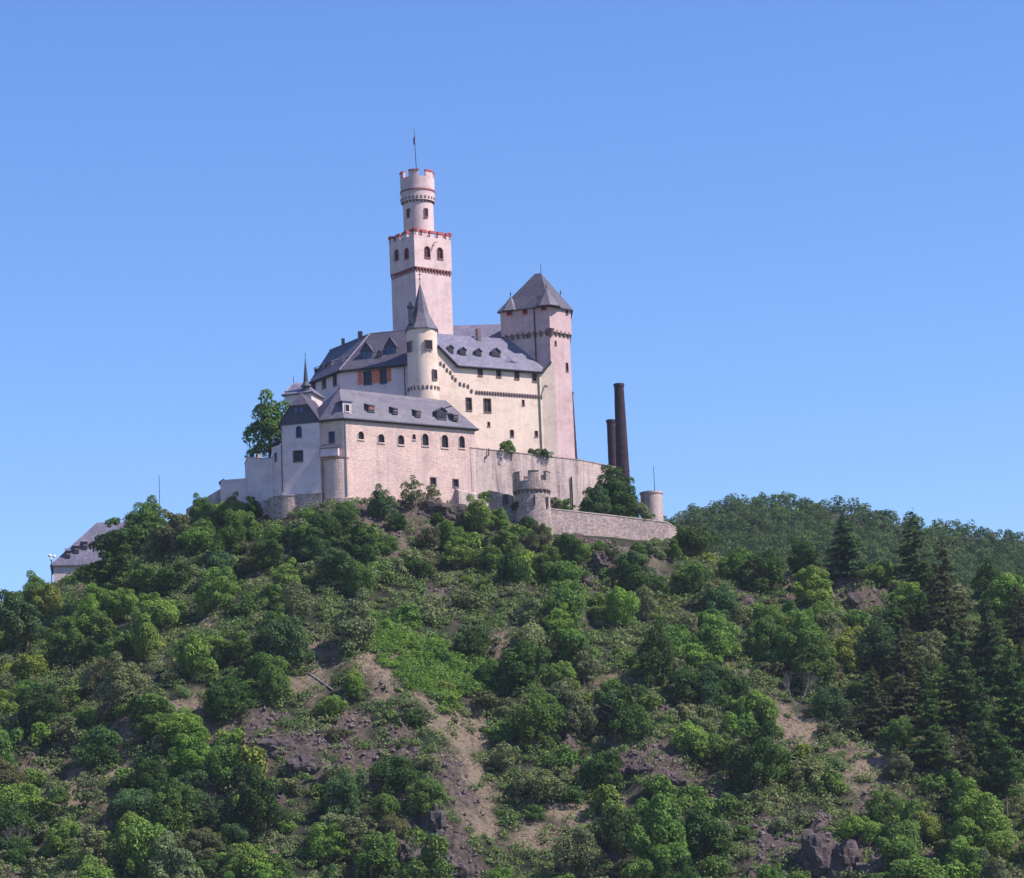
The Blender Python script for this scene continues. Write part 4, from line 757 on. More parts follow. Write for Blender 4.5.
for i in range(6):
    rg = np.random.default_rng(200+i); p, nr, sz = crown_points(rg, 22, 1.7, 1.4, 2300, 0.135, 0.7, lobe_r=(.2, .42)); SHRUB.append(make_leaf_mesh('shrub_foliage', p, nr, sz, rg))
for i in range(5):      # spruce-like, height about 14, base radius about 4
    rg = np.random.default_rng(300+i); n_ = 13000; H = [14.0, 12.5, 15.0, 11.5, 13.5][i]; lv = 17; nb_ = 210
    bh = rg.random(nb_)**1.15; ba = rg.uniform(0, 6.28, nb_); bl = (4.3*(1-bh)**0.85+.25)*rg.uniform(.55, 1.1, nb_)*(1+.2*np.sin(ba*2+i)); k = rg.choice(nb_, n_, p=bl**1.5/(bl**1.5).sum())
    q = rg.random(n_)**0.6; w_ = (0.08+.42*q*(1-q*.55))*np.minimum(bl[k]*.45, 1.0); a = ba[k]; r = bl[k]*q; off = rg.normal(size=n_)*w_
    p = np.stack([np.cos(a)*r-np.sin(a)*off, np.sin(a)*r+np.cos(a)*off, .8+bh[k]*(H-1)-r*.16+r*q*.08+rg.normal(size=n_)*0.10-abs(off)*.25], 1); nr = np.stack([np.cos(a)*.35, np.sin(a)*.35, np.ones(n_)*.8], 1)+sph(n_, rg)*.55; nr /= np.linalg.norm(nr, axis=1, keepdims=True)
    CONI.append((make_leaf_mesh('spruce_crown', p, nr, rg.uniform(.11, .24, n_), rg), trunk_mesh('spruce_trunk', rg, H, .3, .22, 0, H*.96)))
for i in range(2):      # dark pine, layered flat lobes
    rg = np.random.default_rng(340+i); p, nr, sz = crown_points(rg, 46, 3.8, 7.0, 9000, 0.19, 6.6, lobe_r=(.2, .36), flat=.6); PINE.append((make_leaf_mesh('pine_crown', p, nr, sz, rg), trunk_mesh('pine_trunk', rg, 12, 3, .25, 10, 11)))
def zat(x, y): return float(height(np.array([x]), np.array([y]))[0])
PLANTS = []   # dicts with px,py,kind,colour word
def leafobj(name, me, col, parent=None):
    o = bpy.data.objects.new(name, me); COL.objects.link(o); o.parent = parent; o.color = (*col, 1); return o
def put_tree(kind, x, y, s, col, word, sz=1.0, z=None, vi=None, group=None, label=None):
    z = zat(x, y) if z is None else z; rgk = random
    lib = dict(broadleaf_tree=BROAD, sparse_tree=SPARSE, spruce_tree=CONI, pine_tree=PINE)[kind]; it = lib[vi if vi is not None else rgk.randrange(len(lib))]
    r_ = bpy.data.objects.new(kind, None); COL.objects.link(r_); r_.location = (x, y, z-0.2); r_.rotation_euler[2] = rgk.uniform(0, 6.28); r_.scale = (s, s, s*sz); r_.empty_display_size = .5
    leafobj('crown', it[0], col, r_); t_ = bpy.data.objects.new('trunk', it[1]); COL.objects.link(t_); t_.parent = r_
    cz = {'broadleaf_tree': 4.4, 'sparse_tree': 5, 'spruce_tree': 7, 'pine_tree': 7}[kind]*s*sz
    a, b = PIX((x, y, z+cz)); PLANTS.append(dict(o=r_, a=a, b=b, kind=kind, word=word, s=s, label=label)); return r_
def put_shrub(x, y, s, col, word, sz=1.0, label=None, z=None):
    z = zat(x, y) if z is None else z; o = leafobj('shrub', random.choice(SHRUB), col); o.location = (x, y, z-0.15); o.scale = (s, s, s*sz); o.rotation_euler[2] = random.uniform(0, 6.28)
    a, b = PIX((x, y, z+s)); PLANTS.append(dict(o=o, a=a, b=b, kind='shrub', word=word, s=s, label=label)); return o
COLS = {'dark green': (0.064, 0.118, 0.036), 'mid green': (0.118, 0.200, 0.052), 'fresh green': (0.175, 0.275, 0.062), 'yellowish green': (0.21, 0.255, 0.062), 'grey green': (0.18, 0.21, 0.105), 'bluish green': (0.080, 0.142, 0.060), 'brownish green': (0.135, 0.14, 0.072)}
def jit(c, k=0.16): f_ = random.uniform(1-k, 1+k); return tuple(min(1, v*f_*random.uniform(.94, 1.06)) for v in c)
placed = []   # (x,y,r)
def ground_from_top(pxc, pyc, hpx_m, Y0=None):
    """find slope position whose tree centre (height h above ground) shows at the pixel"""
    best = None
    for dy in range(0, 140, 2):
        h = hit(pxc+dy*0.04, pyc+dy)
        if h is None: continue
        c = PIX((h[0], h[1], h[2]+hpx_m)); e = abs(c[1]-pyc)
        if best is None or e < best[0]: best = (e, h)
    return best[1]
# --- hand placed: (kind, px, py of crown centre, size, colour, stretch)
HAND = [('broadleaf_tree', 68, 576, .4, 'mid green', 1), ('broadleaf_tree', 84, 570, .5, 'dark green', 1), ('broadleaf_tree', 150, 512, .9, 'mid green', 1.1), ('broadleaf_tree', 200, 511, .6, 'mid green', 1), ('broadleaf_tree', 228, 502, .55, 'fresh green', 1), ('broadleaf_tree', 256, 497, .45, 'dark green', 1), ('broadleaf_tree', 348, 508, .5, 'mid green', 1), ('broadleaf_tree', 322, 516, .6, 'dark green', 1), ('broadleaf_tree', 500, 518, .45, 'fresh green', 1), ('broadleaf_tree', 640, 545, .4, 'mid green', 1),('broadleaf_tree', 112, 543, .75, 'dark green', 1.1), ('broadleaf_tree', 125, 535, .8, 'dark green', 1.1), ('broadleaf_tree', 48, 602, .7, 'yellowish green', 1), ('broadleaf_tree', 178, 520, .7, 'mid green', 1), ('broadleaf_tree', 215, 512, .5, 'bluish green', 1), ('broadleaf_tree', 250, 502, .45, 'mid green', 1),('broadleaf_tree', 368, 528, .45, 'mid green', 1), ('broadleaf_tree', 462, 522, .4, 'grey green', 1), ('broadleaf_tree', 440, 520, .35, 'dark green', 1), ('broadleaf_tree', 545, 528, .4, 'mid green', 1), ('broadleaf_tree', 585, 548, .45, 'fresh green', .9),('broadleaf_tree', 230, 507, .55, 'grey green', 1), ('broadleaf_tree', 204, 520, .65, 'mid green', 1), ('broadleaf_tree', 275, 528, .6, 'mid green', 1), ('broadleaf_tree', 320, 545, .7, 'bluish green', 1), ('broadleaf_tree', 490, 555, .7, 'mid green', 1), ('broadleaf_tree', 415, 560, .7, 'dark green', 1), ('broadleaf_tree', 672, 552, .45, 'mid green', 1),('pine_tree', 110, 562, 1.1, 'dark green', 1.0), ('broadleaf_tree', 345, 518, .55, 'dark green', 1), ('broadleaf_tree', 300, 530, .6, 'mid green', 1), ('broadleaf_tree', 425, 535, .6, 'brownish green', .9), ('broadleaf_tree', 452, 540, .6, 'mid green', 1), ('broadleaf_tree', 388, 540, .6, 'mid green', .9), ('broadleaf_tree', 600, 545, .35, 'mid green', 1), ('broadleaf_tree', 240, 500, .5, 'fresh green', 1), ('sparse_tree', 432, 497, .6, 'grey green', 1), ('broadleaf_tree', 140, 522, 1.15, 'mid green', 1.1), ('broadleaf_tree', 195, 530, .95, 'mid green', 1), ('broadleaf_tree', 170, 570, .9, 'dark green', 1), ('broadleaf_tree', 248, 520, .8, 'mid green', 1), ('broadleaf_tree', 265, 550, .8, 'dark green', 1), ('broadleaf_tree', 222, 560, .85, 'bluish green', 1),
 ('broadleaf_tree', 215, 590, .9, 'fresh green', 1), ('broadleaf_tree', 26, 618, 1.2, 'bluish green', 1), ('broadleaf_tree', 85, 606, .85, 'fresh green', 1), ('broadleaf_tree', 60, 640, .9, 'mid green', 1), ('broadleaf_tree', 165, 605, .95, 'fresh green', 1), ('broadleaf_tree', 120, 640, .9, 'mid green', 1), ('broadleaf_tree', 22, 660, .9, 'yellowish green', 1),
 ('broadleaf_tree', 330, 528, .85, 'dark green', 1), ('broadleaf_tree', 310, 512, .5, 'fresh green', 1), ('broadleaf_tree', 362, 545, .8, 'dark green', 1), ('broadleaf_tree', 378, 505, .55, 'bluish green', 1.2), ('sparse_tree', 412, 493, .75, 'grey green', 1), ('broadleaf_tree', 395, 518, .55, 'dark green', 1), ('broadleaf_tree', 478, 520, .75, 'fresh green', 1), ('broadleaf_tree', 505, 540, .7, 'mid green', 1),
 ('broadleaf_tree', 527, 521, .5, 'dark green', .95), ('broadleaf_tree', 570, 545, .75, 'dark green', 1.1), ('broadleaf_tree', 545, 560, .6, 'mid green', 1), ('sparse_tree', 613, 548, .6, 'grey green', .9), ('broadleaf_tree', 660, 545, .6, 'grey green', 1), ('broadleaf_tree', 635, 585, .85, 'dark green', 1), ('broadleaf_tree', 690, 570, .9, 'mid green', 1), ('broadleaf_tree', 700, 530, 1.0, 'dark green', 1),
 ('broadleaf_tree', 740, 560, 1.0, 'mid green', 1), ('broadleaf_tree', 803, 560, .85, 'dark green', .9), ('spruce_tree', 846, 537, 1.0, 'bluish green', .98), ('spruce_tree', 917, 558, 1.05, 'dark green', 1), ('spruce_tree', 947, 600, 1.1, 'brownish green', 1.15), ('spruce_tree', 958, 670, 1.1, 'dark green', 1.0), ('spruce_tree', 905, 680, .95, 'brownish green', 1), ('spruce_tree', 990, 640, 1.1, 'dark green', 1.1),
 ('spruce_tree', 1015, 690, 1.1, 'dark green', 1), ('spruce_tree', 985, 730, 1.1, 'dark green', 1), ('spruce_tree', 930, 720, .95, 'dark green', 1), ('spruce_tree', 1020, 620, .9, 'brownish green', 1), ('spruce_tree', 965, 770, .9, 'brownish green', 1), ('spruce_tree', 895, 620, .8, 'dark green', 1), ('pine_tree', 1005, 775, .8, 'dark green', 1), ('spruce_tree', 875, 700, .8, 'brownish green', .95),
 ('broadleaf_tree', 875, 565, .75, 'fresh green', 1), ('broadleaf_tree', 985, 570, .8, 'dark green', 1), ('broadleaf_tree', 1012, 575, .8, 'mid green', 1), ('broadleaf_tree', 940, 570, .7, 'mid green', 1), ('broadleaf_tree', 985, 828, 1.15, 'fresh green', .95), ('broadleaf_tree', 860, 820, .8, 'fresh green', 1), ('broadleaf_tree', 900, 700, .7, 'bluish green', 1), ('broadleaf_tree', 720, 640, .95, 'fresh green', 1),
 ('broadleaf_tree', 625, 715, 1.0, 'dark green', 1), ('broadleaf_tree', 720, 740, 1.05, 'mid green', 1), ('broadleaf_tree', 700, 825, 1.1, 'dark green', 1), ('broadleaf_tree', 600, 760, .85, 'dark green', 1), ('broadleaf_tree', 400, 770, .95, 'dark green', .9), ('broadleaf_tree', 425, 790, .85, 'mid green', .9), ('broadleaf_tree', 230, 690, 1.05, 'dark green', 1), ('broadleaf_tree', 330, 700, .6, 'fresh green', 1), ('broadleaf_tree', 355, 680, .55, 'fresh green', 1.2),
 ('broadleaf_tree', 130, 800, 1.0, 'bluish green', 1), ('broadleaf_tree', 245, 850, .9, 'fresh green', 1), ('broadleaf_tree', 190, 760, .9, 'fresh green', 1), ('sparse_tree', 85, 790, .8, 'grey green', .9), ('sparse_tree', 60, 800, .7, 'mid green', .9), ('broadleaf_tree', 20, 820, 1.0, 'dark green', 1), ('broadleaf_tree', 370, 850, 1.0, 'mid green', 1), ('broadleaf_tree', 575, 640, 1.0, 'mid green', 1), ('broadleaf_tree', 845, 650, .8, 'yellowish green', 1.1), ('broadleaf_tree', 770, 610, .8, 'mid green', 1), ('broadleaf_tree', 820, 610, .6, 'fresh green', 1.1)]
for kind, a, b, s_, cw_, st_ in HAND:
    ch = {'broadleaf_tree': 4.0, 'sparse_tree': 4.5, 'spruce_tree': 7, 'pine_tree': 7}[kind]*s_*st_; h = ground_from_top(a, b, ch)
    put_tree(kind, h[0], h[1], s_, jit((.08, .09, .045) if (kind == 'spruce_tree' and cw_ == 'brownish green') else COLS[cw_], .08), cw_, st_); placed.append((h[0], h[1], (2.3 if kind == 'spruce_tree' else 4.0)*s_*0.9))
# big tree beside the left wing, bushes on the terrace and inside the curtain walls
def put_at(kind, a, b, Y, s_, cw_, st_=1, z=None, label=None, vi=None):
    p = P(a, b, Y); ch = {'broadleaf_tree': 4.0, 'sparse_tree': 4.5}[kind]*s_*st_; put_tree(kind, p[0], Y, s_, jit(COLS[cw_], .05), cw_, st_, z=(p[2]-ch if z is None else z), vi=vi, label=label)
put_at('broadleaf_tree', 268, 430, 493.5, 1.25, 'mid green', 1.05, label='large loose green tree growing behind the wall beside the white gabled wing', vi=3)
for a, b, Y, s_, cw_, lb in ((616, 487, 501, .95, 'dark green', 'round dark tree behind the lower curtain wall, topmost of the clump'), (598, 502, 497.5, .7, 'bluish green', 'bluish dark tree at the left of the clump behind the lower curtain wall'), (626, 503, 499, .85, 'dark green', 'broad dark tree in the middle of the clump behind the lower curtain wall'), (644, 508, 500, .65, 'grey green', 'greyish tree hiding the foot of the small round turret at right'), (584, 508, 496.5, .5, 'dark green', 'small dark tree at the left foot of the streaked terrace wall')):
    put_at('broadleaf_tree', a, b, Y, s_, cw_, label=lb)
for a, b, Y, s_, cw_, lb in ((507, 446, 497.5, .95, 'mid green', 'rounded green bush on the terrace below the cream residence wall'), (534, 452, 501.5, .7, 'dark green', 'low dark clipped bush on the terrace beside the downpipe'), (545, 453, 502.3, .7, 'dark green', 'low dark bush right of the downpipe on the terrace'), (557, 503, 492.5, .9, 'grey green', 'pale bush between the round bastion and the terrace wall'), (565, 505, 494, .9, 'mid green', 'leafy bush at the foot of the terrace wall pipe'), (487, 497, 488.5, .9, 'fresh green', 'fresh green creeper clump at the corner of the long pink wing'), (515, 505, 485.2, .6, 'dark green', 'dark bush tucked left of the round bastion')):
    p = P(a, b, Y); put_shrub(p[0], Y, s_, jit(COLS[cw_], .05), cw_, label=lb, z=p[2]-s_*.9)
# random cover
BARE = [(x, y, rx_, ry_, dr, rk) for (x, y, rx_, ry_, dr, rk) in _mk]
def bareness(x, y):
    d, r = masks(np.array([x]), np.array([y])); return float(max(d[0], r[0]))
vinep = [hit(a, b) for a, b in ((395, 640), (420, 655), (445, 668), (460, 685), (430, 690), (410, 668))]
def vine_d(x, y): return min(math.hypot((x-q[0])/3.6, (y-q[1])/4.5) for q in vinep)
mixw = [('dark green', 17), ('mid green', 32), ('fresh green', 24), ('bluish green', 14), ('grey green', 8), ('yellowish green', 3), ('brownish green', 2)]
CLEAR = [(66, 545, 34, 24), (298, 762, 32, 20), (435, 832, 26, 40), (655, 770, 38, 16), (832, 860, 40, 20), (455, 735, 34, 22), (462, 775, 28, 30), (480, 825, 24, 34), (345, 672, 42, 20), (862, 765, 30, 26), (780, 735, 24, 10), (852, 600, 18, 14), (592, 565, 12, 18), (560, 840, 26, 14), (222, 622, 16, 10), (75, 805, 16, 12)]
names, wts = [q[0] for q in mixw], [q[1] for q in mixw]
nb_t = sum(1 for q in PLANTS if q['kind'] != 'shrub'); tries = 0
while nb_t < 297 and tries < 30000:
    tries += 1; a = random.uniform(-70, 1095); b = random.uniform(545, 935); h = hit(a, b)
    if h is None or h[1] > 545 or (h[1] > 479 and -42 < h[0] < 27): continue
    s_ = random.triangular(.5, 1.25, .8); r = 4*s_
    if bareness(h[0], h[1]) > .25 or vine_d(h[0], h[1]) < 1.15: continue
    if (390 < a < 500 and 690 < b < 878) and random.random() < .85: continue
    if any((h[0]-q[0])**2+(h[1]-q[1])**2 < (0.53*(r+q[2]))**2 for q in placed): continue
    cy_ = PIX((h[0], h[1], h[2]+3.2*s_))
    if any(((cy_[0]-q[0])/(q[2]+9*s_))**2+((cy_[1]-q[1])/(q[3]+12*s_))**2 < 1 for q in CLEAR): continue
    con = a > 880 and 600 < b < 800
    cw_ = random.choices(names, wts)[0]
    if con and random.random() < .3: put_tree('spruce_tree', h[0], h[1], s_*1.0, jit(random.choice([COLS['dark green'], COLS['bluish green'], (.07, .09, .04)])), 'dark green', 1.0); placed.append((h[0], h[1], r*.6))
    elif random.random() < .07: put_tree('sparse_tree', h[0], h[1], s_, jit(COLS['grey green']), 'grey green', .9); placed.append((h[0], h[1], r*.7))
    else: put_tree('broadleaf_tree', h[0], h[1], s_, jit(COLS[cw_]), cw_, random.choice([.75, .85, .95, 1.0, 1.1, 1.25, 1.4])); placed.append((h[0], h[1], r))
    nb_t += 1
ns = 0; tries = 0
while ns < 290 and tries < 30000:
    tries += 1; a = random.uniform(-40, 1065); b = random.uniform(530, 915); h = hit(a, b)
    if h is None or h[1] > 520 or (h[1] > 484 and -42 < h[0] < 27): continue
    br = bareness(h[0], h[1])
    if (br > .5 and random.random() < .82) or vine_d(h[0], h[1]) < 1.0: continue
    s_ = random.triangular(.6, 2.0, 1.1)
    if any(((a-q[0])/q[2])**2+((b-6*s_-q[1])/q[3])**2 < 1 for q in CLEAR): continue
    if any((h[0]-q[0])**2+(h[1]-q[1])**2 < (0.48*(1.4*s_+q[2]))**2 for q in placed): continue
    cw_ = random.choices(['grey green', 'mid green', 'fresh green', 'brownish green', 'yellowish green', 'dark green'], [34, 24, 18, 9, 6, 9])[0]
    put_shrub(h[0], h[1], s_, jit(COLS[cw_]), cw_, random.uniform(.7, 1.1)); placed.append((h[0], h[1], 1.4*s_)); ns += 1
for q in vinep:
    for _ in range(3):
        x_, y_ = q[0]+random.uniform(-3.5, 3.5), q[1]+random.uniform(-4, 4); cw_ = random.choice(['fresh green', 'fresh green', 'mid green', 'yellowish green']); put_shrub(x_, y_, random.uniform(.5, 1.1), jit(COLS[cw_]), cw_)
# dead tree
def dead_tree(a, b, Hh, lb):
    h = hit(a, b); rg = np.random.default_rng(int(a)); mb = MB()
    def br(p, d, L, r, k):
        q = p+d*L; mb.tube(p, q, r, r*.62, 5)
        if k > 0:
            for _ in range(3 if k > 1 else 2): nd_ = d+rg.normal(size=3)*.38; nd_[2] = abs(nd_[2])*1.1+.15; nd_ /= np.linalg.norm(nd_); br(q, nd_, L*.78, r*.58, k-1)
    br(np.array([h[0], h[1], h[2]-.3]), np.array([.05, 0, 1.0]), Hh*.26, .11, 5); o = mb.build('dead_tree', MT['deadwood']); tag(o, lb, 'tree')
dead_tree(797, 722, 9.0, 'bare pale grey dead tree standing on the right hand slope'); dead_tree(16, 862, 6.0, 'bare grey dead tree at the lower left corner of the slope')
# fallen trunk on the bare patch
h0_, h1_ = hit(309, 675), hit(333, 692); mb = MB(); mb.tube((h0_[0], h0_[1], h0_[2]+.25), (h1_[0], h1_[1], h1_[2]+.3), .16, .1, 7); mb.tube((h0_[0]+.4, h0_[1], h0_[2]+.3), (h0_[0]+1.6, h0_[1]+.8, h0_[2]+1.0), .07, .03, 5); tag(mb.build('fallen_trunk', MT['deadwood']), 'pale fallen tree trunk lying across the dry bare patch', 'log')
# labels for plants
LM = [(20, 590, 'at the far left of the ridge'), (110, 545, 'beside the distant long house'), (210, 520, 'under the sloping ramp wall'), (290, 545, 'below the gabled wing'), (370, 530, 'below the long pink wing'), (470, 530, 'below the streaked buttress of the pink wing'), (530, 535, 'in front of the round bastion'), (610, 565, 'below the lower curtain wall'), (695, 550, 'right of the small round turret'), (790, 570, 'on the crest left of the tall lone spruce'), (870, 560, 'by the tall lone spruce'), (990, 575, 'on the crest at the right edge'),
 (40, 660, 'on the upper left slope'), (150, 650, 'on the left slope below the dark pine'), (250, 610, 'above the upper left bare patch'), (340, 610, 'above the bright green ground cover'), (450, 600, 'mid slope under the pink wing'), (560, 640, 'mid slope under the round bastion'), (660, 640, 'mid slope under the curtain wall end'), (760, 640, 'mid slope left of the dead tree'), (850, 650, 'near the bare dead tree'), (950, 660, 'among the dark conifers'),
 (50, 750, 'on the lower left slope'), (160, 750, 'around the small left clearings'), (250, 720, 'left of the long dry path'), (330, 720, 'above the left rock crag'), (400, 760, 'beside the left rock crag'), (500, 730, 'right of the long dry path'), (580, 740, 'left of the central scree'), (650, 730, 'above the central scree'), (740, 760, 'right of the central scree'), (830, 750, 'by the right hand bare patch'), (910, 780, 'under the dark conifers'), (1000, 800, 'at the lower right edge'),
 (40, 850, 'in the bottom left corner'), (150, 850, 'at the bottom left of the slope'), (250, 840, 'at the bottom below the clearings'), (350, 860, 'at the foot of the left rock crag'), (460, 850, 'at the foot of the long dry path'), (560, 850, 'at the bottom centre'), (660, 850, 'at the bottom below the scree'), (760, 840, 'left of the bottom rock outcrop'), (860, 850, 'beside the bottom rock outcrop'), (960, 860, 'in the bottom right corner')]
from collections import defaultdict
KN = {'broadleaf_tree': 'bushy tree', 'sparse_tree': 'thin tree', 'spruce_tree': 'conifer', 'pine_tree': 'pine', 'shrub': 'shrub'}
CAT = {'broadleaf_tree': 'tree', 'sparse_tree': 'tree', 'spruce_tree': 'conifer', 'pine_tree': 'conifer', 'shrub': 'shrub'}
GR = {'broadleaf_tree': 'broadleaf trees on the castle hill', 'sparse_tree': 'thin crowned trees on the castle hill', 'spruce_tree': 'conifers on the castle hill', 'pine_tree': 'conifers on the castle hill', 'shrub': 'shrubs on the castle hill'}
ORD = ['first', 'second', 'third', 'fourth', 'fifth', 'sixth', 'seventh', 'eighth', 'ninth', 'tenth']
grp = defaultdict(list)
for q in PLANTS:
    q['o']['category'] = CAT[q['kind']]; q['o']['group'] = GR[q['kind']]
    if q['label']: q['o']['label'] = q['label']; continue
    l = min(LM, key=lambda e: (e[0]-q['a'])**2+((e[1]-q['b'])*1.1)**2)[2]
    big = 'small' if q['s'] < .66 else ('large' if q['s'] > .95 else 'medium')
    if q['kind'] == 'shrub': big = 'small' if q['s'] < .8 else ('large' if q['s'] > 1.2 else 'medium')
    grp[(f"{big} {q['word']} {KN[q['kind']]}", l)].append(q)
for (d, l), qs in grp.items():
    qs.sort(key=lambda q: q['a'])
    for i, q in enumerate(qs):
        if len(qs) == 1: t = f"{d} {l}"
        elif len(qs) == 2: t = f"{d}, {'left' if i == 0 else 'right'} of two {l}"
        else: t = f"{d}, {ORD[min(i, 9)]} from left, {l}"
        q['o']['label'] = ' '.join(t.split()[:16])
# --- undergrowth (stuff) on the hill
def scatter_mesh(name, cond, N, szr, leaves, leaf, mat, seed, area=None, ymin=380):
    rg = np.random.default_rng(seed); x = rg.uniform(-112, 118, N*4) if area is None else rg.uniform(area[0], area[1], N*4); y = rg.uniform(ymin, 508, N*4) if area is None else rg.uniform(area[2], area[3], N*4)
    k = cond(x, y, rg); x, y = x[k][:N], y[k][:N]; z = height(x, y); n_ = len(x); s = rg.uniform(*szr, n_)
    X = np.repeat(np.stack([x, y, z], 1), leaves, 0); S = np.repeat(s, leaves)[:, None]; d = sph(n_*leaves, rg); d[:, 2] = abs(d[:, 2])*0.8
    p = X+d*S*rg.uniform(.5, 1, (n_*leaves, 1)); nr = d+sph(n_*leaves, rg)*.6; nr /= np.linalg.norm(nr, axis=1, keepdims=True)
    v, f_ = leaf_quads(p, nr, rg.uniform(.6, 1.3, n_*leaves)*leaf, rg); me = bpy.data.meshes.new(name); fast_mesh(me, v, f_, mat); o = bpy.data.objects.new(name, me); COL.objects.link(o); o['kind'] = 'stuff'; return o
def c_under(x, y, rg):
    d, r = masks(x, y); b_ = np.maximum(d, r); ok = (b_ < rg.random(len(x))*1.15) & ~((x > -43) & (x < 26) & (y > 481)) & (y < np.interp(x, xf, _YC)+8); return ok
o = scatter_mesh('undergrowth', c_under, 14500, (.5, 1.9), 110, .155, MT['under'], 5); o['label'] = 'low green and grey undergrowth covering the hillside between the trees'; o['category'] = 'undergrowth'
def c_vine(x, y, rg): return np.array([vine_d(a, b) < 0.75+.42*rg.normal() for a, b in zip(x, y)])
vx = [q[0] for q in vinep]; vy = [q[1] for q in vinep]
o = scatter_mesh('bright_groundcover', c_vine, 230, (.8, 2.0), 330, .13, MT['vine'], 6, (min(vx)-6, max(vx)+6, min(vy)-6, max(vy)+6)); o['label'] = 'bright green creeping ground cover on the slope above the dry path'; o['category'] = 'ground cover'
def c_grass(x, y, rg): d, r = masks(x, y); return (d > .35) & (rg.random(len(x)) < .8)
gm, t, b = newmat('dry_grass'); v = coords(t); t.links.new(ramp(t, noise(t, v, .5, 5, .7), [(.3, (.14, .15, .07)), (.5, (.30, .25, .15)), (.7, (.42, .34, .25))]), b.inputs['Base Color']); b.inputs['Roughness'].default_value = .9; MT['dgrass'] = gm
o = scatter_mesh('dry_grass', c_grass, 11000, (.15, .6), 12, .09, MT['dgrass'], 7); o['label'] = 'tufts of dry straw coloured grass on the bare patches'; o['category'] = 'grass'
# --- loose rubble on the crags and screes
rg = np.random.default_rng(91); x = rg.uniform(-95, 100, 60000); y = rg.uniform(385, 505, 60000); d, r = masks(x, y); k = (rg.random(60000) < np.clip((r-.3)*1.3, 0, 1)); x, y = x[k][:3600], y[k][:3600]; z = height(x, y)
o8 = np.array([[1, 0, 0], [0, 1, 0], [-1, 0, 0], [0, -1, 0], [0, 0, 1], [0, 0, -1]], float); f8 = np.array([[0, 1, 4], [1, 2, 4], [2, 3, 4], [3, 0, 4], [1, 0, 5], [2, 1, 5], [3, 2, 5], [0, 3, 5]])
n_ = len(x); sc_ = rg.uniform(.1, .6, n_)**1.5; V = o8[None]*(sc_[:, None, None]*rg.uniform(.6, 1.4, (n_, 6, 1)))+rg.normal(size=(n_, 6, 3))*sc_[:, None, None]*.22; V += np.stack([x, y, z+.05], 1)[:, None]
me = bpy.data.meshes.new('rubble'); fast_mesh(me, V.reshape(-1, 3), (f8[None]+np.arange(n_)[:, None, None]*6).reshape(-1, 3), MT['stonebits'] if 'stonebits' in MT else m_flat('rubble_rock', (0.12, 0.085, 0.088), .95, .5)); o = bpy.data.objects.new('rubble', me); COL.objects.link(o); o['kind'] = 'stuff'; o['label'] = 'loose broken rock lying on the crags and screes'; o['category'] = 'rubble'
# --- far wood on the hill behind
rg = np.random.default_rng(77); P_, N_, S_ = [], [], []
fx = rg.uniform(15, 200, 6000); fy = rg.uniform(812, 908, 6000); used = []
for x, y in zip(fx, fy):
    if any((x-a)**2+(y-b)**2 < 19 for a, b in used): continue
    used.append((x, y))
    if len(used) > 1500: break
used.sort(key=lambda q: q[1])
zz_ = height(np.array([q[0] for q in used]), np.array([q[1] for q in used]))
for (x, y), z in zip(used, zz_):
    R = rg.uniform(3.0, 4.8); H_ = R*rg.uniform(.7, 1.0); p, nr, sz = crown_points(rg, 14, R, H_, 850, .30, H_*.3, lobe_r=(.26, .48)); P_.append(p+np.array([x, y, z])); N_.append(nr); S_.append(sz)
me = make_leaf_mesh('far_wood', np.concatenate(P_), np.concatenate(N_), np.concatenate(S_), rg, MT['farleaf']); o = bpy.data.objects.new('far_wood', me); COL.objects.link(o); o['kind'] = 'stuff'; o['label'] = 'hazy wooded hill rising behind the castle hill on the right'; o['category'] = 'woodland'
# --- rock outcrops
def rock(a, b, s, lb, seed, st=(1, 1, 1)):
    h = hit(a, b); bm = bmesh.new(); bmesh.ops.create_icosphere(bm, subdivisions=4, radius=1); rg = np.random.default_rng(seed); off = rg.random(3)*30
    for v_ in bm.verts:
        c = np.array(v_.co); n1 = float(fbm(np.array([c[0]*1.6+off[0]+c[2]]), np.array([c[1]*1.6+off[1]-c[2]*1.3]), 4)[0]); n2 = float(fbm(np.array([c[2]*2.4+off[2]]), np.array([c[0]*2+c[1]*2]), 3)[0]); f_ = 1+.7*n1+.35*n2
        q = c*f_; q = np.round(q*3.2)/3.2*.45+q*.55; v_.co = (h[0]+q[0]*s*st[0], h[1]+q[1]*s*st[1], h[2]+q[2]*s*st[2])
    me = bpy.data.meshes.new('rock_outcrop'); bm.to_mesh(me); bm.free(); me.materials.append(MT['rock']); o = bpy.data.objects.new('rock_outcrop', me); COL.objects.link(o); tag(o, lb, 'rock', 'rock outcrops on the hillside')
m, t, b = newmat('crag_rock'); v = coords(t, (1, 1, 1.6)); c = ramp(t, noise(t, v, 1.4, 8, .8), [(.3, (.03, .022, .024)), (.5, (.10, .073, .073)), (.7, (.21, .155, .145))]); t.links.new(c, b.inputs['Base Color']); b.inputs['Roughness'].default_value = .9; bump(t, b, noise(t, v, 3, 6, .8), .9, .4); MT['rock'] = m
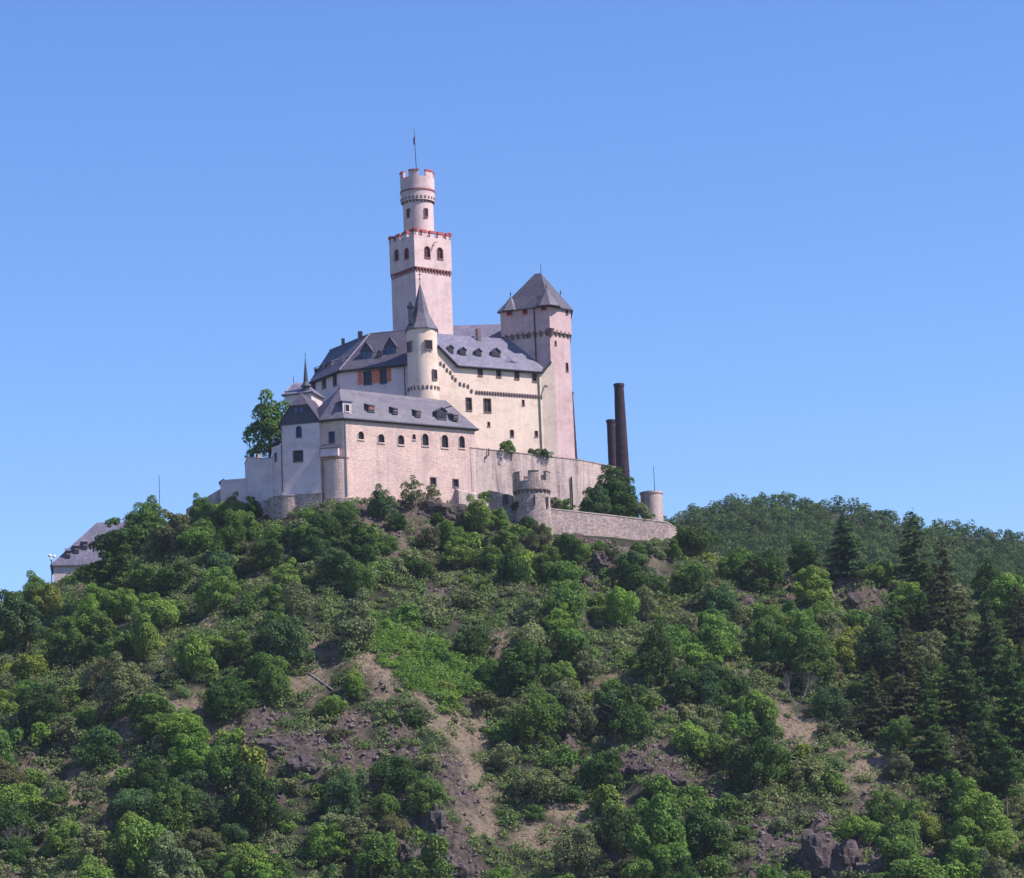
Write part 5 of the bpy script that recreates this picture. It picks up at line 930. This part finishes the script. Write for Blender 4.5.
for a, b_, s_, lb, sd, st in ((278, 748, 1.8, 'reddish rock knob at the top of the left crag', 1, (1.2, 1, .8)), (310, 768, 2.2, 'broad purple brown rock face in the left crag', 2, (1.4, 1, .9)), (345, 792, 2.0, 'lower right boulder mass of the left crag', 3, (1.2, 1, .8)), (435, 830, 2.6, 'tall dark rock fin beside the dry path', 4, (.6, 1, 1.4)), (415, 855, 2.4, 'dark rock mass at the foot of the rock fin', 5, (1.2, 1, .9)), (452, 868, 2.0, 'jagged low rock right of the dark rock fin', 6, (1.1, 1, .8)), (640, 770, 1.5, 'left grey rock in the central scree', 7, (1.4, 1, .7)), (672, 782, 1.6, 'right grey rock in the central scree', 8, (1.4, 1, .7)), (725, 790, 1.2, 'flat rock ledge right of the central scree', 9, (1.8, 1, .6)),
    (815, 862, 2.4, 'steep purple crag left part of the bottom outcrop', 10, (1, 1, 1.2)), (843, 866, 2.6, 'dark pointed rock at the middle of the bottom outcrop', 11, (.8, 1, 1.3)), (872, 872, 1.9, 'low rock at the right of the bottom outcrop', 12, (1.1, 1, .8)), (855, 602, 1.3, 'pale cliff patch below the tall lone spruce', 13, (1, 1, 1.1)), (800, 590, 1.4, 'pale rock band left of the pale cliff patch', 14, (2.2, 1, .6)), (1000, 603, 1.5, 'reddish rock patch on the crest at right', 15, (1.1, 1, 1)), (600, 566, 1.9, 'grey rock rib below the lower curtain wall', 16, (.8, 1, 1.3)), (585, 585, 1.6, 'lower end of the grey rock rib below the curtain wall', 17, (.8, 1, 1.2)), (430, 512, 2.0, 'pale rock under the buttress of the long pink wing', 18, (1.5, .8, .9)), (455, 516, 1.6, 'pale rock right below the buttress', 19, (1.3, .8, 1)), (780, 860, 1.3, 'small rock left of the bottom outcrop', 20, (1.2, 1, .8))):
    rock(a, b_, s_, lb, sd, st)
# --- haze
m = bpy.data.materials.new('haze'); m.use_nodes = True; t = m.node_tree; t.nodes.clear(); pv = t.nodes.new("ShaderNodeVolumePrincipled"); out = t.nodes.new("ShaderNodeOutputMaterial"); t.links.new(pv.outputs[0], out.inputs['Volume'])
pv.inputs['Color'].default_value = (0.72, 0.82, 1.0, 1); pv.inputs['Density'].default_value = 0.00006; pv.inputs['Anisotropy'].default_value = 0.2
mb = MB(); mb.prism([(-7000, -900), (7000, -900), (7000, 9500), (-7000, 9500)], -4, 260); hz = mb.build('haze', m); hz['kind'] = 'stuff'; hz['label'] = 'thin bluish summer haze in the air'; hz['category'] = 'haze'
